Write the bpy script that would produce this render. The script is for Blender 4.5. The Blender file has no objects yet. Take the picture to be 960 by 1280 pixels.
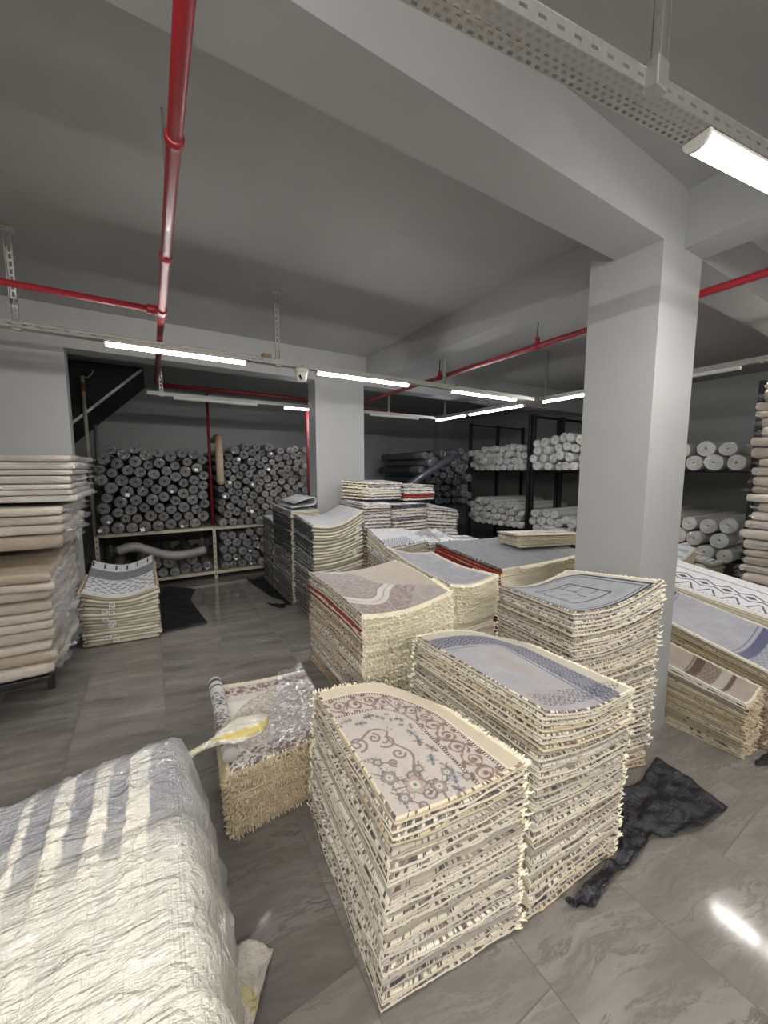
import bpy, math, random
import numpy as np
from mathutils import Vector, Matrix
PI = math.pi
EXPO = 1.6
R = random.Random(11)
NR = np.random.RandomState(5)
COL = bpy.context.scene.collection

# ------------------------------------------------------------------ materials
def new_mat(name):
    m = bpy.data.materials.new(name); m.use_nodes = True
    nt = m.node_tree
    return m, nt, nt.nodes, nt.links, nt.nodes['Principled BSDF']

def N(nt, typ, **kw):
    n = nt.nodes.new(typ)
    for k, v in kw.items():
        if k.startswith('i_'):
            n.inputs[k[2:].replace('_', ' ')].default_value = v
        else:
            setattr(n, k, v)
    return n

def math_node(nt, op, a, b=None, c=None, clamp=False):
    n = nt.nodes.new('ShaderNodeMath'); n.operation = op; n.use_clamp = clamp
    for i, x in enumerate((a, b, c)):
        if x is None: continue
        if isinstance(x, (int, float)): n.inputs[i].default_value = x
        else: nt.links.new(x, n.inputs[i])
    return n.outputs[0]

def mixc(nt, fac, a, b):
    n = nt.nodes.new('ShaderNodeMix'); n.data_type = 'RGBA'
    for idx, x in ((0, fac), (6, a), (7, b)):
        if isinstance(x, (int, float)): n.inputs[idx].default_value = x
        elif isinstance(x, tuple): n.inputs[idx].default_value = (*x, 1)
        else: nt.links.new(x, n.inputs[idx])
    return n.outputs[2]

def ramp(nt, fac, stops, interp='LINEAR'):
    n = nt.nodes.new('ShaderNodeValToRGB'); cr = n.color_ramp; cr.interpolation = interp
    while len(cr.elements) < len(stops): cr.elements.new(0.5)
    for e, (p, c) in zip(cr.elements, stops):
        e.position = p; e.color = (*c, 1)
    nt.links.new(fac, n.inputs[0])
    return n.outputs[0]

def noise(nt, vec, scale, detail=2, rough=0.5):
    n = nt.nodes.new('ShaderNodeTexNoise')
    n.inputs['Scale'].default_value = scale; n.inputs['Detail'].default_value = detail
    n.inputs['Roughness'].default_value = rough
    if vec is not None: nt.links.new(vec, n.inputs['Vector'])
    return n.outputs['Fac']

def bump(nt, bsdf, h, strength, dist=0.01):
    n = nt.nodes.new('ShaderNodeBump'); n.inputs['Strength'].default_value = strength
    n.inputs['Distance'].default_value = dist
    nt.links.new(h, n.inputs['Height']); nt.links.new(n.outputs[0], bsdf.inputs['Normal'])

def simple(name, col, rough=0.6, metal=0.0, var=0.12, scale=30, bmp=0.0, coat=0.0, spec=0.5):
    m, nt, nd, lk, b = new_mat(name)
    tc = nd.new('ShaderNodeTexCoord')
    f = noise(nt, tc.outputs['Object'], scale, 3)
    c = mixc(nt, f, tuple(x*(1-var) for x in col), tuple(min(1, x*(1+var)) for x in col))
    lk.new(c, b.inputs['Base Color'])
    b.inputs['Roughness'].default_value = rough; b.inputs['Metallic'].default_value = metal
    b.inputs['Coat Weight'].default_value = coat; b.inputs['Specular IOR Level'].default_value = spec
    if bmp: bump(nt, b, f, bmp)
    return m

M = {}
def paint(name, col):
    m, nt, nd, lk, b = new_mat(name)
    tc = nd.new('ShaderNodeTexCoord')
    f1 = noise(nt, tc.outputs['Object'], 1.3, 3); f2 = noise(nt, tc.outputs['Object'], 90, 4, .7)
    f3 = noise(nt, tc.outputs['Object'], 7, 3)
    f = math_node(nt, 'ADD', math_node(nt, 'MULTIPLY', f1, .6), math_node(nt, 'MULTIPLY', f3, .4))
    c = mixc(nt, f, tuple(x*.88 for x in col), tuple(x*1.1 for x in col))
    lk.new(c, b.inputs['Base Color']); b.inputs['Roughness'].default_value = .62
    bump(nt, b, f2, .25, .004)
    return m
M['paint'] = paint('grey_wall_paint', (.355, .36, .36))
M['ceil'] = paint('grey_ceiling_paint', (.355, .355, .352))
M['dark'] = simple('near_black_stair_recess', (.02, .02, .024), .8)  # near-black tone for the stair underside and the recess wall
M['red'] = simple('red_pipe_paint', (.30, .012, .022), .42, var=.08, coat=.08)
M['reddark'] = simple('dark_red_pipe_paint', (.17, .010, .016), .5, var=.15)  # darker red for the pipe runs at the back
M['galv'] = simple('galvanised_steel', (.52, .52, .50), .42, .75, var=.2, scale=60)
M['galvlight'] = simple('pale_galvanised_steel', (.50, .495, .47), .5, .45, var=.18, scale=60)
M['white'] = simple('white_plastic', (.78, .76, .72), .35, var=.03)
M['blacksteel'] = simple('black_steel', (.018, .018, .02), .45, .2, var=.3)
M['post'] = simple('cream_rack_steel', (.50, .47, .38), .5, .2, var=.12)
M['lens'] = simple('black_lens', (.004, .004, .005), .1)
M['fringe'] = simple('cream_fringe_yarn', (.90, .83, .67), .9, var=.14, scale=160, spec=.1)
M['fringedull'] = simple('dull_fringe_yarn', (.60, .50, .36), .9, var=.2, scale=160, spec=.1)
M['fringewhite'] = simple('pale_fringe_yarn', (.74, .69, .58), .9, var=.15, scale=160, spec=.1)
M['tag'] = simple('white_paper_tag', (.85, .85, .83), .5, var=.05, scale=300)
M['print'] = simple('grey_tag_print', (.15, .15, .16), .6)
M['cardboard'] = simple('brown_wrapped_cloth', (.40, .30, .21), .5, var=.2, scale=20)
M['pallet'] = simple('dark_wood_pallet', (.09, .07, .05), .8, var=.4)

def led_mat(name, col, s):
    m, nt, nd, lk, b = new_mat(name)
    b.inputs['Base Color'].default_value = (.9, .9, .9, 1)
    b.inputs['Emission Color'].default_value = (*col, 1)
    b.inputs['Emission Strength'].default_value = s
    return m
M['led'] = led_mat('led_diffuser', (1, .97, .93), 30)
M['ledfill'] = led_mat('fill_led_diffuser', (1, .96, .90), 112)
M['lednear'] = led_mat('near_led_diffuser', (1, .97, .93), 28)
M['ledoverfill'] = led_mat('overhead_fill_led_diffuser', (1, .965, .91), 15)
M['leddim'] = led_mat('dim_led_diffuser', (.92, .96, 1), 16)
M['ledoff'] = simple('unlit_led_diffuser', (.74, .74, .74), .4, var=.03)

def floor_mat():
    m, nt, nd, lk, b = new_mat('grey_stone_tile')
    tc = nd.new('ShaderNodeTexCoord')
    sx = nd.new('ShaderNodeSeparateXYZ'); lk.new(tc.outputs['Object'], sx.inputs[0])
    px, py = sx.outputs[0], sx.outputs[1]
    TW, TL = .505, 1.01
    ix = math_node(nt, 'FLOOR', math_node(nt, 'DIVIDE', px, TW))
    yy = math_node(nt, 'ADD', math_node(nt, 'DIVIDE', py, TL), math_node(nt, 'MULTIPLY', ix, .37))
    iy = math_node(nt, 'FLOOR', yy)
    fx = math_node(nt, 'ABSOLUTE', math_node(nt, 'SUBTRACT', math_node(nt, 'FRACT', math_node(nt, 'DIVIDE', px, TW)), .5))
    fy = math_node(nt, 'ABSOLUTE', math_node(nt, 'SUBTRACT', math_node(nt, 'FRACT', yy), .5))
    gx = math_node(nt, 'GREATER_THAN', fx, .5-.0022/TW)
    gy = math_node(nt, 'GREATER_THAN', fy, .5-.0022/TL)
    g = math_node(nt, 'MAXIMUM', gx, gy)
    rnd = nd.new('ShaderNodeTexWhiteNoise'); rnd.noise_dimensions = '2D'
    cv = nd.new('ShaderNodeCombineXYZ'); lk.new(ix, cv.inputs[0]); lk.new(iy, cv.inputs[1]); lk.new(cv.outputs[0], rnd.inputs['Vector'])
    # streaked veins, running across the tile, shifted tile by tile
    off = math_node(nt, 'MULTIPLY', rnd.outputs['Value'], 40)
    wx = noise(nt, tc.outputs['Object'], 2.2, 3)
    vy = math_node(nt, 'ADD', py, math_node(nt, 'ADD', math_node(nt, 'MULTIPLY', wx, .16), math_node(nt, 'MULTIPLY', px, .18)))
    v = nd.new('ShaderNodeCombineXYZ')
    lk.new(math_node(nt, 'MULTIPLY', px, .9), v.inputs[0]); lk.new(math_node(nt, 'MULTIPLY', vy, 5), v.inputs[1]); lk.new(off, v.inputs[2])
    n1 = noise(nt, v.outputs[0], 1.4, 7, .62)
    n2 = noise(nt, v.outputs[0], 3.2, 7, .72)
    base = ramp(nt, n1, [(.27, (.115, .104, .093)), (.48, (.195, .181, .164)), (.70, (.27, .255, .234))])
    vein = math_node(nt, 'SUBTRACT', 1, math_node(nt, 'MULTIPLY', math_node(nt, 'ABSOLUTE', math_node(nt, 'SUBTRACT', n2, .47)), 22), clamp=True)
    vm = math_node(nt, 'MULTIPLY', vein, math_node(nt, 'MULTIPLY', math_node(nt, 'MULTIPLY', math_node(nt, 'SUBTRACT', n1, .42, clamp=True), 2.8, clamp=True), 1.))
    c = mixc(nt, vm, base, (.075, .065, .057))
    tone = math_node(nt, 'ADD', math_node(nt, 'MULTIPLY', rnd.outputs['Value'], .3), .85)
    hs = nd.new('ShaderNodeHueSaturation'); lk.new(tone, hs.inputs['Value']); lk.new(c, hs.inputs['Color'])
    c2 = mixc(nt, g, hs.outputs[0], (.11, .10, .09))
    lk.new(c2, b.inputs['Base Color'])
    lk.new(math_node(nt, 'ADD', math_node(nt, 'MULTIPLY', n2, .08), math_node(nt, 'ADD', math_node(nt, 'ADD', .02, math_node(nt, 'MULTIPLY', noise(nt, tc.outputs['Object'], .9, 2), .06)), math_node(nt, 'MULTIPLY', g, .4))), b.inputs['Roughness'])
    hh = math_node(nt, 'SUBTRACT', math_node(nt, 'MULTIPLY', n2, .04), g)
    bump(nt, b, hh, .05, .002)
    return m
M['floor'] = floor_mat()

def edge_mat(name, cream1, cream2, stops, thr=.52, us=55., strip=.29):
    """Cut edge of a folded rug: cream plies, coloured pile showing in dashes along them."""
    m, nt, nd, lk, b = new_mat(name)
    uv = nd.new('ShaderNodeUVMap'); oi = nd.new('ShaderNodeObjectInfo')
    oc = nd.new('ShaderNodeSeparateColor'); lk.new(oi.outputs['Color'], oc.inputs[0])
    sp = nd.new('ShaderNodeSeparateXYZ'); lk.new(uv.outputs[0], sp.inputs[0])
    u, v = sp.outputs[0], sp.outputs[1]
    ply = math_node(nt, 'GREATER_THAN', v, .5)
    sd = math_node(nt, 'ADD', math_node(nt, 'MULTIPLY', oc.outputs[0], 91), math_node(nt, 'MULTIPLY', ply, 7.3))
    def vec(k, kz):
        c = nd.new('ShaderNodeCombineXYZ')
        lk.new(math_node(nt, 'MULTIPLY', u, k), c.inputs[0]); lk.new(sd, c.inputs[1]); lk.new(math_node(nt, 'MULTIPLY', v, kz), c.inputs[2])
        return c.outputs[0]
    n1 = noise(nt, vec(us, 1.2), 1, 1)
    n2 = noise(nt, vec(us*.16, .3), 1, 2)
    n3 = noise(nt, vec(us*.4, 2), 1, 2)
    n4 = noise(nt, vec(us*5, 14), 1, 2)
    far = math_node(nt, 'GREATER_THAN', math_node(nt, 'ABSOLUTE', math_node(nt, 'SUBTRACT', v, .5)), strip)
    t = math_node(nt, 'SUBTRACT', thr+.12, math_node(nt, 'MULTIPLY', oc.outputs[1], .2))
    t = math_node(nt, 'SUBTRACT', t, math_node(nt, 'MULTIPLY', math_node(nt, 'SUBTRACT', n2, .5), .5))
    mask = math_node(nt, 'MULTIPLY', math_node(nt, 'GREATER_THAN', n1, t), far)
    dash = ramp(nt, n3, stops)
    cream = mixc(nt, math_node(nt, 'ADD', math_node(nt, 'MULTIPLY', oc.outputs[0], .6), math_node(nt, 'MULTIPLY', n4, .5)), cream1, cream2)
    tint = ramp(nt, oc.outputs[2], [(.0, (1, 1, 1)), (.55, (1, 1, 1)), (.62, (.80, .80, .84)), (.8, (.92, .86, .76)), (.9, (.62, .60, .60)), (1., (.78, .66, .56))], 'CONSTANT')
    mt = nt.nodes.new('ShaderNodeMix'); mt.data_type = 'RGBA'; mt.blend_type = 'MULTIPLY'; mt.inputs[0].default_value = 1
    lk.new(cream, mt.inputs[6]); lk.new(tint, mt.inputs[7]); cream = mt.outputs[2]
    c = mixc(nt, math_node(nt, 'MULTIPLY', mask, .92), cream, dash)
    lk.new(c, b.inputs['Base Color']); b.inputs['Roughness'].default_value = .92
    b.inputs['Specular IOR Level'].default_value = .15
    bump(nt, b, n4, .8, .004)
    return m
ST = [(.30, (.025, .022, .028)), (.42, (.06, .055, .075)), (.5, (.20, .12, .10)), (.58, (.34, .29, .24)), (.7, (.05, .04, .04))]
STR = [(.30, (.03, .025, .025)), (.42, (.28, .03, .022)), (.5, (.34, .05, .035)), (.58, (.30, .26, .22)), (.7, (.05, .05, .06))]
STG = [(.25, (.012, .013, .016)), (.45, (.05, .055, .065)), (.55, (.16, .165, .17)), (.7, (.03, .03, .036))]
M['edge'] = edge_mat('cream_patterned_rug_edge', (.66, .60, .48), (.84, .79, .67), ST, .49, 80, .25)
M['edgered'] = edge_mat('red_flecked_rug_edge', (.62, .54, .42), (.74, .67, .54), STR, .47, 60)
M['redrug'] = edge_mat('red_rug_edge', (.30, .035, .025), (.36, .05, .035), ST, .62)
M['edgegrey'] = edge_mat('dark_grey_rug_edge', (.34, .34, .32), (.48, .48, .46), STG, .40, 45, .10)
M['edgedark'] = edge_mat('black_rug_edge', (.05, .052, .06), (.11, .11, .115), STG, .45, 45, .1)
M['edgewhite'] = edge_mat('white_rug_edge', (.62, .61, .59), (.78, .77, .75), ST, .46, 22, .25)
M['edgedull'] = edge_mat('dull_beige_rug_edge', (.33, .28, .20), (.46, .40, .29), ST, .56, 45)
def plain_edge(name, c1, c2):
    m, nt, nd, lk, b = new_mat(name)
    uv = nd.new('ShaderNodeUVMap'); oi = nd.new('ShaderNodeObjectInfo')
    oc = nd.new('ShaderNodeSeparateColor'); lk.new(oi.outputs['Color'], oc.inputs[0])
    mp = nd.new('ShaderNodeMapping'); mp.inputs['Scale'].default_value = (30, 3, 1); lk.new(uv.outputs[0], mp.inputs[0])
    n1 = noise(nt, mp.outputs[0], 1, 3); tc = nd.new('ShaderNodeTexCoord'); n2 = noise(nt, tc.outputs['Object'], 240, 2)
    f = math_node(nt, 'ADD', math_node(nt, 'MULTIPLY', oc.outputs[0], .6), math_node(nt, 'MULTIPLY', n1, .5))
    lk.new(mixc(nt, f, c1, c2), b.inputs['Base Color']); b.inputs['Roughness'].default_value = .9
    b.inputs['Specular IOR Level'].default_value = .15
    bump(nt, b, n2, .6, .003)
    return m
M['fold'] = plain_edge('cream_rug_backing', (.46, .43, .34), (.60, .57, .46))
M['fray'] = plain_edge('cream_frayed_rug_end', (.76, .68, .52), (.88, .81, .66))
M['fraydull'] = plain_edge('dull_frayed_rug_end', (.44, .36, .25), (.58, .49, .36))
M['foldpale'] = plain_edge('pale_rug_backing', (.60, .56, .46), (.70, .66, .55))
M['cap'] = plain_edge('mottled_rug_pile', (.36, .34, .32), (.58, .54, .47))

def top_mat():
    m, nt, nd, lk, b = new_mat('patterned_rug_pile')
    a = nd.new('ShaderNodeVertexColor'); a.layer_name = 'pattern'
    tc = nd.new('ShaderNodeTexCoord')
    n = noise(nt, tc.outputs['Object'], 420, 3, .7); n2 = noise(nt, tc.outputs['Object'], 14, 3)
    val = math_node(nt, 'ADD', .72, math_node(nt, 'ADD', math_node(nt, 'MULTIPLY', n, .36), math_node(nt, 'MULTIPLY', n2, .2)))
    hs = nd.new('ShaderNodeHueSaturation'); lk.new(val, hs.inputs['Value']); lk.new(a.outputs[0], hs.inputs['Color'])
    lk.new(hs.outputs[0], b.inputs['Base Color']); b.inputs['Roughness'].default_value = .88
    b.inputs['Specular IOR Level'].default_value = .2
    b.inputs['Sheen Weight'].default_value = .15
    bump(nt, b, n, .5, .003)
    return m
M['top'] = top_mat()

def film(name, tint=(.9, .92, .95), amount=.3, scale=35, strength=.9):
    """thin clear plastic: mostly see-through, glossy where it catches a lamp"""
    m, nt, nd, lk, b = new_mat(name)
    nt.nodes.remove(b); out = nt.nodes['Material Output']
    tr = nd.new('ShaderNodeBsdfTransparent'); tr.inputs[0].default_value = (*tint, 1)
    gl = nd.new('ShaderNodeBsdfGlossy'); gl.inputs['Roughness'].default_value = .14; gl.inputs[0].default_value = (.95, .95, .95, 1)
    df = nd.new('ShaderNodeBsdfDiffuse'); df.inputs[0].default_value = (.7, .71, .73, 1)
    tc = nd.new('ShaderNodeTexCoord'); n = noise(nt, tc.outputs['Object'], scale, 3, .6)
    bp = nd.new('ShaderNodeBump'); bp.inputs['Strength'].default_value = strength; bp.inputs['Distance'].default_value = .02
    lk.new(n, bp.inputs['Height'])
    for s in (gl, df): lk.new(bp.outputs[0], s.inputs['Normal'])
    mx = nd.new('ShaderNodeMixShader'); mx.inputs[0].default_value = amount
    lk.new(tr.outputs[0], mx.inputs[1])
    m2 = nd.new('ShaderNodeMixShader'); m2.inputs[0].default_value = .4
    lk.new(gl.outputs[0], m2.inputs[1]); lk.new(df.outputs[0], m2.inputs[2])
    lk.new(m2.outputs[0], mx.inputs[2])
    lk.new(mx.outputs[0], out.inputs[0])
    return m
M['film'] = film('clear_plastic_film', amount=.30)
M['sleeve'] = film('crumpled_plastic_sleeve', amount=.34, scale=30)
M['filmthick'] = film('cloudy_plastic_film', (.95, .96, .97), .14, 9)

def bag_mat(name, c1, c2):
    """rug seen through its plastic sleeve: coloured by the object, shiny on top"""
    m, nt, nd, lk, b = new_mat(name)
    tc = nd.new('ShaderNodeTexCoord'); oi = nd.new('ShaderNodeObjectInfo')
    oc = nd.new('ShaderNodeSeparateColor'); lk.new(oi.outputs['Color'], oc.inputs[0])
    mp = nd.new('ShaderNodeMapping'); mp.inputs['Scale'].default_value = (6, 6, 22); lk.new(tc.outputs['Object'], mp.inputs[0])
    n1 = noise(nt, mp.outputs[0], 1.5, 4, .6); n2 = noise(nt, mp.outputs[0], 5, 4, .65)
    f = math_node(nt, 'ADD', math_node(nt, 'MULTIPLY', oc.outputs[0], .75), math_node(nt, 'MULTIPLY', n1, .4), clamp=True)
    lk.new(mixc(nt, f, c1, c2), b.inputs['Base Color'])
    b.inputs['Roughness'].default_value = .55; b.inputs['Coat Weight'].default_value = .8; b.inputs['Coat Roughness'].default_value = .12
    bump(nt, b, n2, .7, .02)
    for l in list(b.inputs['Normal'].links): lk.new(l.from_socket, b.inputs['Coat Normal'])
    return m
M['bagrug'] = bag_mat('beige_rug_in_plastic', (.33, .25, .17), (.66, .60, .53))
M['bagrugpale'] = bag_mat('pale_rug_in_plastic', (.38, .34, .29), (.72, .68, .64))

def roll_mat(name, c1, c2, k=330., dark=.25):
    m, nt, nd, lk, b = new_mat(name)
    tc = nd.new('ShaderNodeTexCoord'); oi = nd.new('ShaderNodeObjectInfo')
    oc = nd.new('ShaderNodeSeparateColor'); lk.new(oi.outputs['Color'], oc.inputs[0])
    sp = nd.new('ShaderNodeSeparateXYZ'); lk.new(tc.outputs['Object'], sp.inputs[0])
    r = math_node(nt, 'SQRT', math_node(nt, 'ADD', math_node(nt, 'POWER', sp.outputs[0], 2), math_node(nt, 'POWER', sp.outputs[2], 2)))
    an = math_node(nt, 'ARCTAN2', sp.outputs[0], sp.outputs[2])
    w = math_node(nt, 'SINE', math_node(nt, 'ADD', math_node(nt, 'MULTIPLY', r, k), an))
    geo = nd.new('ShaderNodeNewGeometry'); ns = nd.new('ShaderNodeSeparateXYZ')
    no = nd.new('ShaderNodeVectorTransform'); no.vector_type = 'NORMAL'; no.convert_from = 'WORLD'; no.convert_to = 'OBJECT'
    lk.new(geo.outputs['Normal'], no.inputs[0]); lk.new(no.outputs[0], ns.inputs[0])
    endf = math_node(nt, 'GREATER_THAN', math_node(nt, 'ABSOLUTE', ns.outputs[1]), .6)
    n1 = noise(nt, tc.outputs['Object'], 18, 3)
    f = math_node(nt, 'ADD', math_node(nt, 'MULTIPLY', oc.outputs[0], .8), math_node(nt, 'MULTIPLY', n1, .25), clamp=True)
    c = mixc(nt, f, c1, c2)
    c = mixc(nt, math_node(nt, 'MULTIPLY', oc.outputs[1], .6), c, (.46, .30, .22))
    gap = math_node(nt, 'MULTIPLY', math_node(nt, 'MULTIPLY', math_node(nt, 'GREATER_THAN', w, .3), endf), .8)
    c = mixc(nt, math_node(nt, 'MULTIPLY', gap, 1-dark), c, tuple(x*.3 for x in c1))
    lk.new(c, b.inputs['Base Color']); b.inputs['Roughness'].default_value = .6
    b.inputs['Coat Weight'].default_value = .5; b.inputs['Coat Roughness'].default_value = .15
    bump(nt, b, noise(nt, tc.outputs['Object'], 40, 3), .6, .01)
    return m
M['rollgrey'] = roll_mat('grey_rolled_rug', (.085, .083, .085), (.36, .335, .305))
M['rollwhite'] = roll_mat('white_rolled_rug', (.74, .71, .64), (.90, .88, .84), 300, .45)
M['rolldark'] = roll_mat('dark_rolled_rug', (.02, .022, .028), (.09, .095, .105))
M['rollband'] = simple('black_woven_band', (.02, .02, .022), .8)

def sheet_mat():
    m, nt, nd, lk, b = new_mat('black_plastic_sheeting')
    tc = nd.new('ShaderNodeTexCoord'); n = noise(nt, tc.outputs['Object'], 13, 5, .6)
    b.inputs['Base Color'].default_value = (.010, .010, .014, 1); b.inputs['Roughness'].default_value = .36
    bump(nt, b, n, .8, .03)
    return m
M['sheet'] = sheet_mat()

def vinyl_mat(name, white, colattr=None):
    m, nt, nd, lk, b = new_mat(name)
    tc = nd.new('ShaderNodeTexCoord')
    a = nd.new('ShaderNodeVertexColor'); a.layer_name = 'pattern'
    lk.new(a.outputs[0], b.inputs['Base Color'])
    mp = nd.new('ShaderNodeMapping'); mp.inputs['Scale'].default_value = (140, 3, 6); lk.new(tc.outputs['Object'], mp.inputs[0])
    mp2 = nd.new('ShaderNodeMapping'); mp2.inputs['Scale'].default_value = (5, 26, 26); lk.new(tc.outputs['Object'], mp2.inputs[0])
    mp2.inputs['Rotation'].default_value = (0, 0, .22)
    n1 = noise(nt, mp.outputs[0], 1, 2); n2 = noise(nt, mp2.outputs[0], 1, 4, .6)
    h = math_node(nt, 'ADD', math_node(nt, 'MULTIPLY', n1, .22), math_node(nt, 'MULTIPLY', math_node(nt, 'ABSOLUTE', math_node(nt, 'SUBTRACT', n2, .5)), 1.6))
    b.inputs['Roughness'].default_value = .34; b.inputs['Coat Weight'].default_value = .5; b.inputs['Coat Roughness'].default_value = .12
    b.inputs['Subsurface Weight'].default_value = 0
    bump(nt, b, h, 1., .032)
    return m
M['vinyl'] = vinyl_mat('white_plastic_wrapping', 1)

# ------------------------------------------------------------------ mesh helpers
class MB:
    def __init__(s): s.v = []; s.f = []; s.m = []
    def add(s, vs, fs, mi=0, M4=None):
        b = len(s.v)
        s.v += [tuple(M4 @ Vector(p)) if M4 is not None else tuple(p) for p in vs]
        s.f += [tuple(b+i for i in f) for f in fs]; s.m += [mi]*len(fs)
    def box(s, x0, x1, y0, y1, z0, z1, mi=0, c=0.0, M4=None):
        if c <= 0:
            vs = [(x, y, z) for z in (z0, z1) for y in (y0, y1) for x in (x0, x1)]
            fs = [(0, 2, 3, 1), (4, 5, 7, 6), (0, 1, 5, 4), (2, 6, 7, 3), (0, 4, 6, 2), (1, 3, 7, 5)]
            s.add(vs, fs, mi, M4); return
        def ring(z, i):
            return [(x0+c+i, y0+i, z), (x1-c-i, y0+i, z), (x1-i, y0+c+i, z), (x1-i, y1-c-i, z), (x1-c-i, y1-i, z), (x0+c+i, y1-i, z), (x0+i, y1-c-i, z), (x0+i, y0+c+i, z)]
        vs = ring(z0, c*.6)+ring(z0+c, 0)+ring(z1-c, 0)+ring(z1, c*.6); fs = []
        for k in range(3):
            for j in range(8): fs.append((k*8+j, k*8+(j+1) % 8, k*8+8+(j+1) % 8, k*8+8+j))
        fs += [tuple(range(7, -1, -1)), tuple(range(24, 32))]
        s.add(vs, fs, mi, M4)
    def tube(s, pts, rad, n=10, mi=0, cap=True, closed=False):
        pts = [Vector(p) for p in pts]; rads = rad if isinstance(rad, (list, tuple)) else [rad]*len(pts)
        vs = []; fs = []; up = None
        for i, p in enumerate(pts):
            d = (pts[min(i+1, len(pts)-1)]-pts[max(i-1, 0)]).normalized()
            if up is None:
                up = Vector((0, 0, 1)) if abs(d.z) < .9 else Vector((1, 0, 0))
            x = d.cross(up).normalized(); y = x.cross(d).normalized(); up = y
            for j in range(n):
                a = 2*PI*j/n; vs.append(p+(x*math.cos(a)+y*math.sin(a))*rads[i])
        for i in range(len(pts)-1):
            for j in range(n): fs.append((i*n+j, i*n+(j+1) % n, i*n+n+(j+1) % n, i*n+n+j))
        if cap:
            fs.append(tuple(range(n-1, -1, -1))); fs.append(tuple((len(pts)-1)*n+j for j in range(n)))
        s.add(vs, fs, mi)
    def lathe(s, prof, n=20, mi=0, M4=None):
        vs = []; fs = []
        for r, z in prof:
            for j in range(n):
                a = 2*PI*j/n; vs.append((r*math.cos(a), r*math.sin(a), z))
        for i in range(len(prof)-1):
            for j in range(n): fs.append((i*n+j, i*n+(j+1) % n, i*n+n+(j+1) % n, i*n+n+j))
        fs.append(tuple(range(n-1, -1, -1))); fs.append(tuple((len(prof)-1)*n+j for j in range(n)))
        s.add(vs, fs, mi, M4)

def obj(name, mb, mats, parent=None, smooth=False, origin=None, uv=None, col=None):
    """link one mesh object; its origin goes to the middle of its base"""
    V = np.asarray(mb.v, dtype=float)
    if origin is None:
        lo, hi = V.min(0), V.max(0); origin = ((lo[0]+hi[0])/2, (lo[1]+hi[1])/2, lo[2])
    me = bpy.data.meshes.new(name)
    me.from_pydata((V-np.array(origin)).tolist(), [], mb.f)
    for m in (mats if isinstance(mats, (list, tuple)) else [mats]): me.materials.append(m)
    if any(mb.m): me.polygons.foreach_set('material_index', mb.m)
    if smooth: me.polygons.foreach_set('use_smooth', [True]*len(me.polygons))
    if uv is not None:
        l = me.uv_layers.new(name='UVMap'); l.data.foreach_set('uv', np.asarray(uv, dtype=np.float32).ravel())
    if col is not None:
        a = me.color_attributes.new('pattern', 'FLOAT_COLOR', 'POINT')
        c4 = np.ones((len(V), 4), dtype=np.float32); c4[:, :3] = col; a.data.foreach_set('color', c4.ravel())
    me.update()
    o = bpy.data.objects.new(name, me); COL.objects.link(o)
    put(o, origin, parent)
    return o

def put(o, origin, parent):
    if parent is not None:
        o.parent = parent
        o.location = Vector(origin)-wloc(parent)
    else: o.location = origin

def wloc(o):
    p = Vector((0, 0, 0))
    while o is not None: p = p+o.location; o = o.parent
    return p

def tag(o, label, cat, group=None, kind=None):
    if label: o['label'] = label
    if cat: o['category'] = cat
    if group: o['group'] = group
    if kind: o['kind'] = kind
    return o

def thing(name, loc, label, cat, group=None):
    o = bpy.data.objects.new(name, None); COL.objects.link(o); o.location = loc; o.empty_display_size = .1
    return tag(o, label, cat, group)

def struct(name, mb, mats, label=None):
    o = obj(name, mb, mats, origin=(0, 0, 0)); o['kind'] = 'structure'
    if label: o['label'] = label
    o['category'] = name.split('_')[0].split('.')[0]
    return o

ORD1 = ('zeroth first second third fourth fifth sixth seventh eighth ninth tenth eleventh twelfth thirteenth fourteenth fifteenth sixteenth '
        'seventeenth eighteenth nineteenth').split()
def ordinal(n):
    if n < 20: return ORD1[n]
    t, u = divmod(n, 10)
    tens = {2: 'twent', 3: 'thirt', 4: 'fort', 5: 'fift'}[t]
    return tens+'ieth' if u == 0 else tens+'y-'+ORD1[u]

# value noise on numpy arrays
_tab = NR.rand(256, 256)
def vnoise(x, y, s=1.0, o=0):
    x = np.asarray(x)*s+o*13.7; y = np.asarray(y)*s+o*7.9
    xi = np.floor(x).astype(int); yi = np.floor(y).astype(int); fx = x-xi; fy = y-yi
    fx = fx*fx*(3-2*fx); fy = fy*fy*(3-2*fy)
    g = lambda a, b: _tab[a % 256, b % 256]
    return (g(xi, yi)*(1-fx)+g(xi+1, yi)*fx)*(1-fy)+(g(xi, yi+1)*(1-fx)+g(xi+1, yi+1)*fx)*fy
def fnoise(x, y, s=1.0, o=0):
    return (vnoise(x, y, s, o)*.55+vnoise(x, y, s*2.1, o+1)*.28+vnoise(x, y, s*4.3, o+2)*.17)
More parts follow.
